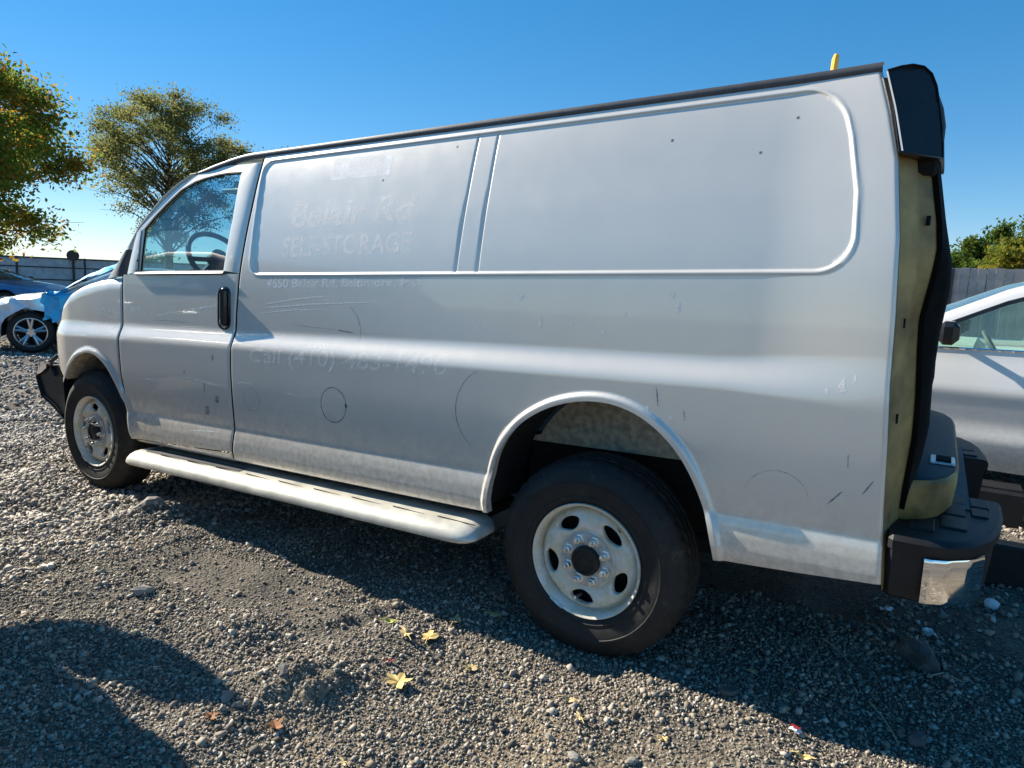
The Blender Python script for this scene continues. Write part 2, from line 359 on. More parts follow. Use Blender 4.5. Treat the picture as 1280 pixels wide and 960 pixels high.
stones('gravel', 46000, (-6.6, -2.3), (-1.2, 1.3), (.020, .045), M['stone_pale'], 'coarse pale crushed stone around the front wheel', lambda x, y: (y < 1.0+(-x-2)*.35) & (rng.uniform(0, 1, len(x)) < np.clip((-x-2.0)/1.0, .08, 1)))
stones('gravel', 24000, (-16, -5.5), (-.2, 5.5), (.038, .08), M['stone_pale'], 'pale stone lot between the van and the wrecked car', lambda x, y: y > (-x-6)*.3-.6, cube=False)
stones('gravel', 9000, (.9, 3.2), (.6, 5.0), (.022, .05), M['stone'], 'dark gravel behind the rear bumper', cube=False)

# ---------------------------------------------------------------- the van
K = .0313                                     # nose-down rake of the body
BZ = [.36, .42, .46, .50, .54, .59, .625, .655, .70, .80, .9, 1.1, 1.3, 1.45, 1.55, 1.7, 1.9, 2.0, 2.05, 2.1, 2.2]
BY = [.12, .07, .035, .010, .002, .004, .009, .016, .012, .004, -.001, -.003, 0, .004, .014, .036, .074, .098, .113, .135, .2]
_z = np.linspace(.36, 2.2, 461); _y = np.interp(_z, BZ, BY); _k = np.exp(-np.linspace(-2.5, 2.5, 9)**2); _k /= _k.sum()
_k2 = np.exp(-np.linspace(-2.3, 2.3, 61)**2); _k2 /= _k2.sum()
_y2 = np.convolve(np.pad(_y, 30, mode='reflect', reflect_type='odd'), _k2, mode='valid')      # long soft curve above the sill crease
_y = np.convolve(np.pad(_y, 4, mode='edge'), _k, mode='valid'); _bl = ss((_z-.72)/.2); _y = _y*(1-_bl)+_y2*_bl
def prof(z, x):
    w_ = np.interp(x, [.45, .95], [.052, .09])
    return np.interp(z, _z, _y)+.03*(1-.75*ss((x-.55)/.45))*ss((z-1.125+w_)/(2*w_))
ARCH_R = [(-.43,.488),(-.429,.55),(-.425,.594),(-.406,.698),(-.355,.803),(-.273,.892),(-.155,.96),(-.025,.993),(.085,.994),(.192,.962),(.283,.901),(.358,.821),(.415,.717),(.456,.61),(.48,.515),(.482,.495)]
ARCH_F = [(-3.70,.77),(-3.657,.815),(-3.604,.885),(-3.51,.955),(-3.385,.988),(-3.278,.973),(-3.169,.911),(-3.08,.802),(-3.012,.690),(-2.972,.578),(-2.95,.492)]
def dense(poly, n=160):
    p = np.array(poly, float); d = np.r_[0, np.cumsum(np.hypot(*np.diff(p, axis=0).T))]; t = np.linspace(0, d[-1], n)
    q = np.stack([np.interp(t, d, p[:, 0]), np.interp(t, d, p[:, 1])], 1)
    k = np.array([1, 2, 3, 4, 3, 2, 1.]); k /= k.sum()
    for a in (0, 1): q[3:-3, a] = np.convolve(q[:, a], k, mode='valid')
    return q
AR, AF = dense(ARCH_R, 60), dense(ARCH_F, 60)
AR2, AF2 = [np.stack([np.interp(np.linspace(0, 1, 900), np.linspace(0, 1, 60), q[:, k]) for k in (0, 1)], 1) for q in (AR, AF)]
def dist_poly(x, z, P):
    d = np.full(x.shape, 9.)
    for a, b in P: d = np.minimum(d, (x-a)**2+(z-b)**2)
    return np.sqrt(d)
RS = lerp_tab([(1.4, .81), (1.52, .802), (1.685, .792), (1.855, .757), (1.955, .727), (2.1, .70)])
def ySide(x, z, feat=True):
    x = np.asarray(x, float); z = np.asarray(z, float); y = prof(z, x)
    # nose rounds away in plan
    t = np.clip((-3.64-x)/.5, 0, .985); y = y+.5*(1-np.sqrt(1-t*t))
    if not feat: return y
    for P, xa, xb in ((AR2, -.6, .65), (AF2, -3.9, -2.85)):
        m_ = (x > xa) & (x < xb) & (z < 1.15)
        if m_.any():
            d = dist_poly(x[m_], z[m_], P)
            fl = .0125*(1-ss((d-.018)/.018))
            y = y.copy(); y[m_] = y[m_]-fl
    # pressed-in blank window panel
    xr = x-(RS(z)-.77)*ss((x+.2)/.6); cx, hx, cz, hz, rc = (-1.907+.77)/2, (.77+1.907)/2, 1.732, .2755, np.where(x > -.5, .105, .055)
    qx = np.abs(xr-cx)-hx+rc; qz = np.abs(z-cz)-hz+rc
    sdf = np.hypot(np.maximum(qx, 0), np.maximum(qz, 0))+np.minimum(np.maximum(qx, qz), 0)-rc
    y = y+.0042*ss((-sdf+.0045)/.009)-.0022*np.exp(-((sdf-.008)/.006)**2)
    for xb_, xt in ((-.649, -.619), (-.543, -.524)):
        gxx = xb_+(xt-xb_)*(z-1.457)/.55
        y = y+.0065*np.exp(-((x-gxx)/.0042)**2)*ss((z-1.452)/.01)*ss((2.012-z)/.01)
    return y
def Wz(V):
    V = np.array(V, float); V[..., 2] = V[..., 2]+K*V[..., 0]; return V
def panel(name, s, rows, X, lo, hi, mat, parent, far=False, lips='bltr', depth=.035, Yf=ySide, step=1):
    s = np.asarray(s)[:, None]*np.ones((1, len(rows))); z = np.ones_like(s)*np.asarray(rows)[None]
    for _ in range(4):
        x = X(s, z); z = np.clip(z, lo(x), hi(x))
    x = X(s, z); y = Yf(x.ravel(), z.ravel()).reshape(x.shape)
    xl, xr_ = X(np.zeros_like(z), z), X(np.ones_like(z), z)
    if 'l' in lips: y = y+.007*np.clip(1-(x-xl)/.013, 0, 1)**2
    if 'r' in lips: y = y+.007*np.clip(1-(xr_-x)/.013, 0, 1)**2
    V = np.stack([x, y, z], -1)
    parts = [V]
    add = np.array([0, depth, 0])
    if 'l' in lips: V = np.concatenate([V[:1]+add, V], 0)
    if 'r' in lips: V = np.concatenate([V, V[-1:]+add], 0)
    if 'b' in lips: V = np.concatenate([V[:, :1]+add, V], 1)
    if 't' in lips: V = np.concatenate([V, V[:, -1:]+add], 1)
    if far: V = V.copy(); V[..., 1] = 2.0-V[..., 1]
    F = grid_faces(V.shape[0], V.shape[1], V, flip=far)
    V2, F2 = weld(Wz(V).reshape(-1, 3), F)
    return mesh(name, V2, F2, mat, parent, True, True, sharp=50)
van = thing('cargo_van', 'long white cargo van with faded lettering and missing rear doors', 'van', (-1.3, 1.0, 0))
DR = lerp_tab([(.40, -2.035), (.538, -2.035), (.62, -2.029), (.81, -2.030), (.977, -2.032), (1.06, -2.029), (1.141, -2.024), (1.263, -2.018), (1.385, -2.005), (1.545, -1.985), (1.764, -1.958), (2.007, -1.932), (2.1, -1.925)])
DF = lerp_tab([(.40, -2.962), (.491, -2.968), (.552, -2.983), (.671, -3.014), (.862, -3.044), (1.004, -3.052), (1.122, -3.052), (1.332, -3.052), (1.457, -3.046), (1.6, -3.0)])
RE = lerp_tab([(2.045, .819), (1.915, .859), (1.771, .895), (1.54, .925), (1.311, .938), (1.126, .944), (.939, .957), (.746, .966), (.521, .982), (.4, .99)])
arch_r = lerp_tab(ARCH_R); arch_f = lerp_tab(ARCH_F)
def lo_side(x):
    b = np.interp(x, [-2.1, -.5, .48, .75, .99], [.486, .490, .490, .505, .521])
    return np.where((x > -.43) & (x < .482), np.maximum(b, np.interp(x, AR[:, 0], AR[:, 1])), b)
def cols(x0, x1, step, extra):
    xs = list(np.arange(x0, x1, step))+[x1]
    for a, b, d in extra: xs += list(np.arange(a, b, d))
    xs = np.unique(np.round(xs, 4)); return (xs-x0)/(x1-x0)
edge = np.array([0, .003, .006, .009, .013, .018])
rows_main = np.unique(np.concatenate([np.arange(.44, .86, .009), np.arange(.86, 1.07, .0045), np.arange(1.07, 1.44, .009), np.arange(1.44, 1.475, .0025), np.arange(1.475, 1.985, .010), np.arange(1.985, 2.046, .003)]))
s_side = cols(-2.03, .94, .009, [(-.50, .54, .0052), (-.432, -.40, .002), (.44, .486, .002), (-.66, -.60, .0022), (-.555, -.51, .0022), (.70, .83, .0035), (-1.93, -1.88, .004), (-2.03, -2.012, .003), (.922, .94, .004)])
for far in (False, True):
    sm = van
    o = panel('side_panel', s_side if not far else s_side[::3], rows_main if not far else rows_main[::3], lambda s, z: DR(z)+.0035+(RE(z)-DR(z)-.0035)*s, lo_side, lambda x: np.full_like(x, 2.042), M['white'], van, far, depth=.04)
    if not far: side_panel = o
    o = panel('rocker', np.linspace(0, 1, 40), np.linspace(.40, .52, 8), lambda s, z: -2.955+.925*s, lambda x: np.full_like(x, .478), lambda x: np.interp(x, [-2.96, -2.49, -2.03], [.488, .506, .524]), M['white'], van, far, 'blr', Yf=lambda x, z: ySide(x, z, False)+.004)
    dlo = lambda x: np.interp(x, [-2.97, -2.49, -2.03], [.494, .512, .531])
    door = panel('front_door', np.unique(np.r_[np.linspace(0, 1, 100 if not far else 34), edge/1.0, 1-edge/1.0]), np.concatenate([np.arange(.48, 1.42, .010), np.arange(1.42, 1.4571, .004)]), lambda s, z: DF(z)+.005+(DR(z)-DF(z)-.0085)*s, dlo, lambda x: np.full_like(x, 1.457), M['white'], van, far, Yf=lambda x, z: ySide(x, z, True))
    if not far: door_near = door
    else: door_far = door
    ft = lerp_tab([(-3.04, 1.440), (-3.196, 1.437), (-3.328, 1.424), (-3.464, 1.402), (-3.558, 1.380), (-3.655, 1.347), (-3.745, 1.296), (-3.81, 1.235), (-3.95, 1.12), (-4.13, 1.0)])
    def lo_f(x):
        b = np.interp(x, [-4.14, -3.80, -3.70, -2.95], [.93, .88, .80, .49])
        return np.where(x > -3.70, np.interp(x, AF[:, 0], AF[:, 1]), b)
    def roundtop(x, z):     # the fender rolls over to the hood along its top edge
        t = np.clip((z-(ft(x)-.07))/.07, 0, 1); return ySide(x, z)+.05*(1-np.sqrt(np.clip(1-t*t*.97, 0, 1)))
    panel('front_fender', np.unique(np.concatenate([np.linspace(0, 1, 130 if not far else 40), 1-edge/1.1, (np.array([-2.972, -2.965, -2.96, -2.955, -2.952])+4.12)/(4.12-2.96)*.999])), np.arange(.48, 1.45, .010 if not far else .03),
          lambda s, z: -4.12+(DF(z)-.005+4.12)*s, lo_f, ft, M['white'], van, far, 'brt', Yf=roundtop, depth=.03)
# black strips set into the shut lines, the gap shade put into their colour
for xf in (DR, DF):
    zz = np.linspace(.5, 1.45 if xf is DF else 2.03, 40)
    V = []
    for z_ in zz:
        xx = float(xf(z_)); y_ = float(ySide(np.array([xx]), np.array([z_]), False)[0])+.0045
        V += [(xx-.0065, y_, z_+K*xx), (xx+.0065, y_, z_+K*xx)]
    mesh('shut_line_shade', V, [(2*i, 2*i+1, 2*i+3, 2*i+2) for i in range(39)], M['rubber_seal'], van, True, True)
# hood, cowl
xs = np.linspace(-4.12, -3.0, 40); ts = np.linspace(0, 1, 25)
V = []
for x_ in xs:
    y0 = float(roundtop(np.array([x_]), np.array([ft(x_)]))[0])+.002; z0 = float(ft(x_))
    for t in ts:
        y_ = y0+(2-2*y0)*t; V.append((x_, y_, z0+.06*(1-(2*t-1)**4)+.02*(1-(2*t-1)**2)-.004))
mesh('hood', Wz(V), grid_faces(40, 25, flip=True), M['white'], van, True, True)
MB().box((-3.85, 1.0, .80), (.35, 1.5, .62)).build('radiator_support', M['under'], van, world=True)
# roof, drip rail
xs = np.linspace(-2.45, .86, 60); V = []
for x_ in xs:
    fr = ss((-2.05-x_)/.45)
    for t in np.linspace(0, 1, 25):
        y_ = .165+(2-.33)*t; V.append((x_, y_, 2.046+.09*(1-(2*t-1)**2)-.06*fr-(.02*ss((x_-.6)/.3))))
mesh('roof', Wz(V), grid_faces(60, 25, flip=True), M['white'], van, True, True)
for far in (False, True):
    xs = np.r_[np.linspace(-2.52, -2.05, 16), np.linspace(-2.0, .822, 40)]; V = []
    for x_ in xs:
        tp = .15+.85*ss((x_+2.52)/.22); zt = 2.068-.054*ss((-1.98-x_)/.5)**1.2-.018*(1-tp); zb_ = zt-.030*tp
        yb = float(prof(np.array([zb_]), np.array([x_]))[0])
        for dy, dz in ((.02, 0), (.000, .0), (-.004, .006), (-.005, .018), (.0, .027), (.014, .030), (.035, .028)): V.append((x_, (yb+dy*tp) if not far else 2-(yb+dy*tp), zb_+dz*tp))
    mesh('drip_rail', Wz(V), grid_faces(len(xs), 7, flip=not far), M['trim_grey'], van, True, True, sharp=40)
# door window frame, glass, mirror patch
INN = [(-2.872,1.474),(-2.866,1.712),(-2.776,1.783),(-2.685,1.843),(-2.571,1.913),(-2.462,1.949),(-2.382,1.962),(-2.271,1.973),(-2.186,1.975),(-2.085,1.970),(-2.095,1.73),(-2.127,1.474)]
OUT = [(-3.000,1.458),(-2.935,1.698),(-2.843,1.772),(-2.714,1.869),(-2.581,1.944),(-2.46,1.988),(-2.38,2.003),(-2.271,2.013),(-2.186,2.019),(-1.937,2.012),(-1.968,1.73),(-2.001,1.458)]
def refine(P, n=6):
    P = np.array(P); out = []
    for a, b in zip(P[:-1], P[1:]):
        for k in range(n): out.append(a+(b-a)*k/n)
    out.append(P[-1]); return np.array(out)
for far in (False, True):
    dpar = door_far if far else door_near
    I, O = refine(INN), refine(OUT); V = []
    for a, b in zip(I, O):
        for t, dy in ((0, .022), (0, .004), (.12, -.001), (.5, 0), (.95, 0), (1, .003), (1, .03)):
            p = a+(b-a)*t; y_ = float(prof(np.array([p[1]]), np.array([p[0]]))[0])+dy
            V.append((p[0], 2-y_ if far else y_, p[1]))
    mesh('window_frame', Wz(V), grid_faces(len(I), 7, flip=not far), M['white'], dpar, True, True, sharp=40)
    V = []; 
    for a in I:
        for t, dy in ((0, .006), (.09, .010)):
            p = a+(np.array([-2.43, 1.68])-a)*t*.25; y_ = float(prof(np.array([p[1]]), np.array([p[0]]))[0])+dy; V.append((p[0], 2-y_ if far else y_, p[1]))
    mesh('window_seal', Wz(V), grid_faces(len(I), 2, flip=not far), M['rubber_seal'], dpar, True, True)
    n_ = len(I); V = []
    for t in (0, .35, .7, 1):
        for a in I:
            p = a+(np.array([-2.43, 1.68])-a)*t*.98; y_ = float(prof(np.array([p[1]]), np.array([p[0]]))[0])+.016; V.append((p[0], 2-y_ if far else y_, p[1]))
    F = [(k*n_+i, k*n_+(i+1) % n_, (k+1)*n_+(i+1) % n_, (k+1)*n_+i) for k in range(3) for i in range(n_)]+[tuple(range(3*n_, 4*n_))]
    mesh('window_glass', Wz(V), F, M['glass'], dpar, True, True)
    # belt moulding
    xs = np.linspace(-2.905, -2.115, 30); V = []
    for x_ in xs:
        yb = float(prof(np.array([1.46]), np.array([x_]))[0])
        for dy, z_ in ((.012, 1.451), (-.010, 1.453), (-.012, 1.460), (-.004, 1.468), (.014, 1.476)): V.append((x_, 2-(yb+dy) if far else yb+dy, z_))
    mesh('belt_moulding', Wz(V), grid_faces(30, 5, flip=far), M['trim_grey'], dpar, True, True, sharp=30)
    # A pillar between windscreen and door
    PO = [(-3.30,.09,1.435),(-3.10,.10,1.600),(-2.93,.11,1.745),(-2.745,.125,1.893),(-2.62,.14,1.960),(-2.53,.152,1.992),(-2.44,.165,2.004)]
    PI_ = [(-3.045,None,1.447),(-2.985,None,1.60),(-2.925,None,1.712),(-2.72,None,1.874),(-2.588,None,1.95),(-2.50,None,1.987),(-2.40,None,2.012)]
    V = []
    for a, b in zip(PO, PI_):
        yb = float(prof(np.array([b[2]]), np.array([b[0]]))[0])
        for t in (0, .25, .6, .93, 1):
            p = [a[0]+(b[0]-a[0])*t, a[1]+(yb-a[1])*t-.018*math.sin(math.pi*min(t, .93)/.93), a[2]+(b[2]-a[2])*t]
            if t == 1: p[1] += .03
            V.append((p[0], 2-p[1] if far else p[1], p[2]))
    mesh('windscreen_pillar', Wz(V[5:]), grid_faces(6, 5, flip=far), M['white'], van, True, True)
    mesh('pillar_foot_shade', Wz(V[:10]), grid_faces(2, 5, flip=far), M['trim_grey'], van, True, True)  # foot of the white pillar in grey: its shade is in the colour
# mirror sail left bare: dark hole pair and a black divider beside the glass
for x_, z_ in ((-2.90, 1.535), (-2.905, 1.475)):
    y_ = float(prof(np.array([z_]), np.array([x_]))[0]); MB().lathe_y((x_, y_-.0015, z_+K*x_), [(.009, .001), (.007, 0), (0.001, 0)], 10).build('mirror_mount_hole', M['rubber_seal'], door_near, world=True)
V = []
for z_ in np.linspace(1.474, 1.705, 8):
    for dx in (-.018, -.006): y_ = float(prof(np.array([z_]), np.array([-2.87]))[0])-.0025; V.append((-2.872+dx, y_, z_))
mesh('window_divider', Wz(V), grid_faces(8, 2, flip=True), M['rubber_seal'], door_near, True, True)
# windscreen
V = []
for t in np.linspace(0, 1, 8):
    for q in np.linspace(0, 1, 12):
        x_ = -3.28+(.80)*t-.10*math.sin(math.pi*q); y_ = .10+.055*t+(1.80-.11*t)*q; V.append((x_, y_, 1.445+.545*t+.03*math.sin(math.pi*q)*t))
mesh('windscreen', Wz(V), grid_faces(8, 12), M['glass'], van, True, True)
# door handle
def rrect(cx, cz, hx, hz, rc, n=6):
    P = []
    for sx, sz, a0 in ((1, 1, 0), (-1, 1, 90), (-1, -1, 180), (1, -1, 270)):
        for k in range(n+1):
            a = R(a0+90*k/n); P.append((cx+sx*(hx-rc)+rc*math.cos(a), cz+sz*(hz-rc)+rc*math.sin(a)))
    return P
def plate(name, outline_layers, mat, parent, sharp=40):
    V = []; n_ = len(outline_layers[0][0])
    for P, dy in outline_layers:
        for (x_, z_) in P: V.append((x_, float(ySide(np.array([x_]), np.array([z_]), False)[0])+dy, z_))
    k = len(outline_layers)
    F = [(j*n_+i, j*n_+(i+1) % n_, (j+1)*n_+(i+1) % n_, (j+1)*n_+i) for j in range(k-1) for i in range(n_)]+[tuple(range((k-1)*n_, k*n_))]
    return mesh(name, Wz(V), F, mat, parent, True, True, sharp=sharp)
hx, hz = -2.110, 1.281
hb = plate('door_handle', [(rrect(hx, hz, .052, .112, .045), .004), (rrect(hx, hz, .050, .110, .043), -.006), (rrect(hx, hz, .044, .104, .038), -.008), (rrect(hx-.002, hz, .038, .098, .034), .010)], M['gloss_black'], door_near)
plate('handle_grip', [(rrect(hx+.014, hz+.006, .019, .098, .017), .01), (rrect(hx+.014, hz+.006, .019, .098, .017), -.020), (rrect(hx+.014, hz+.006, .014, .092, .012), -.026)], M['gloss_black'], hb)
plate('lock_cylinder', [(rrect(hx-.022, hz-.074, .012, .012, .011), .01), (rrect(hx-.022, hz-.074, .012, .012, .011), -.006), (rrect(hx-.022, hz-.074, .010, .010, .009), -.008)], M['zinc'], hb)

# wheels -----------------------------------------------------------------
def tyre_mesh(mb, c, far=False, Rr=.388, rb=.215, w_=.245, n=132):
    P = [(rb, .03), (rb+.006, .016), (rb+.022, .007), (.243, .0045), (.245, .0025), (.252, .0025), (.254, .0045), (.268, .001), (.29, -.003), (.3, -.0035), (.302, -.006), (.307, -.006), (.309, -.003), (.320, -.001), (.338, .006), (.357, .018), (.358, .0195), (.372, .030), (.383, .042), (Rr, .058), (Rr, .080), (Rr-.008, .083), (Rr-.008, .089), (Rr, .092), (Rr+.001, .118), (Rr-.008, .120), (Rr-.008, .127), (Rr+.001, .129), (Rr, .153), (Rr-.008, .156), (Rr-.008, .162), (Rr, .165), (Rr, .187), (.383, .203), (.36, .227), (.30, .247), (.24, .24), (rb, .215)]
    k = len(P); V = []
    for i in range(n):
        t = 2*math.pi*i/n
        for j, (r_, y_) in enumerate(P):
            if i % 3 == 0 and j in (16, 17, 18, 19, 20): r_ -= .0065
            if i % 3 == 1 and j in (23, 24, 27, 28): r_ -= .004
            x_, z_ = r_*math.cos(t), r_*math.sin(t)
            zz = c[2]+z_; yy = y_
            if zz < .02: yy = y_+(-.008 if y_ < .12 else .008)*min(1, (.02-zz)/.03); zz = max(zz, .003)
            V.append((c[0]+x_, c[1]+(yy if not far else -yy), zz))
    F = [(i*k+j, i*k+j+1, ((i+1) % n)*k+j+1, ((i+1) % n)*k+j) for i in range(n) for j in range(k-1)]
    mb.add(V, F)
def rim_mesh(mb, c, a_off, far=False):
    sg = -1 if far else 1
    def dish(r_): return float(np.interp(r_, [.05, .075, .100, .108, .122, .150, .178, .192, .202], [.030, .030, .031, .036, .026, .018, .024, .040, .052]))
    def pt(r_, a, dy=0): return (c[0]+r_*math.cos(a), c[1]+sg*(dish(r_)+dy), c[2]+r_*math.sin(a))
    nh = 5; N = 40
    for h in range(nh):
        a0 = R(a_off)+2*math.pi*h/nh; sec = math.pi/nh; rc = .150
        bound = []
        for k in range(N):
            q = 4.0*k/N; e = int(q); t = q-e
            bound.append([(.110+.078*t, sec), (.188, sec*(1-2*t)), (.188-.078*t, -sec), (.110, sec*(-1+2*t))][e])
        L = []
        for lay, (mixv, dy) in enumerate(((0, 0), (.55, 0), (.86, .0), (.97, .004), (1, .010), (1, .022))):
            for (br, ba) in bound:
                ph = math.atan2((br-rc)/.030, (ba*rc)/.040); e_r = rc+.027*math.sin(ph); e_a = .044*math.cos(ph)*(1+.25*math.sin(ph))/rc
                L.append(pt(br+(e_r-br)*mixv, a0+ba+(e_a-ba)*mixv, dy))
        F = [(l*N+k, l*N+(k+1) % N, (l+1)*N+(k+1) % N, (l+1)*N+k) for l in range(5) for k in range(N)]
        mb.add(L, F)
    n = 72; prof_ = [(.188, dish(.188)), (.196, .046), (.199, .060), (.203, .060), (.208, .030), (.214, .006), (.2225, .003), (.2245, .010), (.221, .020), (.21, .04), (.20, .14)]
    mb.lathe_y(c, [(r_, sg*y_) for r_, y_ in prof_], n)
    mb.lathe_y(c, [(r_, sg*y_) for r_, y_ in ((.110, dish(.110)), (.100, dish(.1)), (.075, .030), (.045, .030))], n)
def wheel(c, a_off, far=False):
    mb = MB(); rim_mesh(mb, c, a_off, far)
    V, F = weld(np.concatenate(mb.V), mb.F)
    wh = mesh('wheel', V, F, M['steel_wheel'], van, True, True, sharp=60)
    mb = MB(); tyre_mesh(mb, c, far); mb.build('tyre', M['tyre'], wh, world=True, sharp=30)
    sg = -1 if far else 1
    mb = MB(); mb.lathe_y((c[0], c[1], c[2]), [(.205, sg*.10), (.05, sg*.10)], 32); mb.lathe_y(c, [(.15, sg*.085), (.15, sg*.12), (.02, sg*.12)], 32); mb.build('brake_drum', M['under'], wh, world=True)
    if far: return wh
    mb = MB(); mb.lathe_y(c, [(.105, .031), (.105, .027), (.060, .026), (.05, .028)], 48); mb.build('hub_plate', M['hub_steel'], wh, world=True)
    mb = MB(); mb.lathe_y(c, [(.057, .03), (.057, .010), (.052, .002), (.044, .000), (.040, .006), (.022, .006), (.018, .003), (.0, .003)], 40); mb.build('hub_cap', M['black_plastic'], wh, world=True, sharp=25)
    for k in range(8):
        a = R(a_off+20)+2*math.pi*k/8; p = (c[0]+.0826*math.cos(a), c[1]+.027, c[2]+.0826*math.sin(a))
        mb = MB(); mb.lathe_y(p, [(.021, .0), (.021, -.003), (.0155, -.004), (.0145, -.022), (.010, -.024), (.009, -.036), (.0, -.037)], 6); mb.build('lug_nut', M['zinc'], wh, smooth=False, world=True, sharp=None)
    a = R(a_off-2*72-6); mb = MB(); mb.tube([(c[0]+.158*math.cos(a), c[1]+.055, c[2]+.158*math.sin(a)), (c[0]+.150*math.cos(a), c[1]-.002, c[2]+.150*math.sin(a))], .0055, 8); mb.build('valve_stem', M['zinc'], wh, world=True)
    a = R(-118); mb = MB(); mb.tube([(c[0]+.219*math.cos(R(q)), c[1]+.001, c[2]+.219*math.sin(R(q))) for q in (-127, -123, -119, -115, -111)], .006, 6); mb.build('balance_weight', M['zinc'], wh, world=True)
    return wh
ZC = .372
wheel((0, .019, ZC), 50); wheel((-3.429, .019, ZC), 20); wheel((0, 1.981, ZC), 10, True); wheel((-3.429, 1.981, ZC), 33, True)
# wheel houses, chassis
def house(pts, xo, depth, mat, name, wall_z, wall_mat):
    P = dense(pts, 40); V = []
    for a, b in P:
        for dy in (.0, .10, .25, depth): V.append((xo+(a-xo)*1.06, float(prof(np.array([b]), np.array([a]))[0])+.02+dy, b+.02))
    mesh(name, Wz(V), grid_faces(40, 4), mat, van, True, True)
    V = [(P[i][0], .03+depth, P[i][1]+.02) for i in range(40) if P[i][1] > wall_z]
    V = [(V[0][0]-.12, .03+depth, wall_z)]+V+[(V[-1][0]+.12, .03+depth, wall_z)]
    mesh('inner_wing', Wz(V), [tuple(range(len(V)))], wall_mat, van, False, True)
house(ARCH_R, .03, .30, M['under'], 'wheel_house', .74, M['inner_white'])
house(ARCH_F, -3.37, .42, M['inner_white'], 'wheel_house', .70, M['under'])
mb = MB()
mb.box((-1.2, 1.0, .60), (4.3, 1.0, .16)); mb.box((-1.2, .62, .46), (4.9, .09, .17)); mb.box((-1.2, 1.38, .46), (4.9, .09, .17)); mb.box((.02, .42, .56), (.98, .02, .38)); mb.box((-3.35, .50, .52), (1.0, .02, .40))  # thin upright sheet behind the rear wheel is added black for the arch's shade
mb.box((-1.25, 1.0, .56), (1.5, 1.84, .10)); mb.box((.74, 1.0, .62), (.44, 1.84, .10)); mb.box((-2.5, 1.0, .56), (.7, 1.84, .10))
mb.build('chassis_and_arch_shade', M['under'], van, world=True)
MB().tube([(0, .2, ZC), (0, 1.8, ZC)], .055, 14).build('rear_axle', M['under'], van, world=True)
MB().tube([(-3.43, .2, ZC), (-3.43, 1.8, ZC)], .05, 12).build('front_axle', M['under'], van, world=True)
MB().lathe_y((0, .95, ZC), [(.02, -.14), (.12, -.1), (.16, 0), (.12, .1), (.02, .14)], 20).build('differential', M['under'], van, world=True)
for y_ in (.42, 1.58):
    MB().tube([(-.7, y_, .50), (-.35, y_, .42), (0, y_, .36), (.4, y_, .43), (.75, y_, .54)], .032, 8).build('leaf_spring', M['under'], van, world=True)
MB().tube([(-2.2, 1.35, .36), (-1.0, 1.35, .36), (-.45, 1.4, .42), (.5, 1.45, .42), (.95, 1.5, .38)], .032, 10).build('exhaust_pipe', M['under'], van, world=True)
# running board -------------------------------------------------------------
xs = np.r_[-2.90, -2.885, -2.86, np.linspace(-2.82, -.60, 50), -.54, -.50, -.47, -.445, -.435]; V = []
sec = [(.13, .395), (.12, .444), (.03, .449), (-.035, .443), (-.068, .429), (-.090, .408), (-.099, .384), (-.094, .374), (-.076, .367), (.0, .366), (.13, .370)]
for i, x_ in enumerate(xs):
    e = min((x_-xs[0])/.07, (xs[-1]-x_)/.11, 1); q = math.sqrt(max(0, 1-(1-e)**2)); q = max(q, .06)
    for (y_, z_) in sec: V.append((x_, (.0+(y_-.0)*(.45+.55*q)), .395+(z_-.395)*q))
n_ = len(sec); F = [(i*n_+j, i*n_+(j+1) % n_, (i+1)*n_+(j+1) % n_, (i+1)*n_+j) for i in range(len(xs)-1) for j in range(n_)]+[tuple(range(n_-1, -1, -1)), tuple(range((len(xs)-1)*n_, len(xs)*n_))]
F = [q[::-1] for q in F]
rb = mesh('running_board', Wz(V), F, M['board'], van, True, True, sharp=55)
for k in range(9):
    x0 = -2.62+k*.245; MB().box((x0+.10, -.030, .4445+K*(x0+.1)), (.19, .003, .003)).build('tread_slot', M['rubber_seal'], rb, world=True)
mesh('tread_strip', Wz([(-2.78, -.022, .4475), (-1.95, -.022, .4475), (-1.95, .03, .451), (-2.78, .03, .451)]), [(0, 1, 2, 3)], M['trim_grey'], rb, False, True)
for x_ in (-2.7, -1.6, -.6): MB().box((x_, .30, .40+K*x_), (.05, .36, .04)).build('board_bracket', M['under'], rb, world=True)
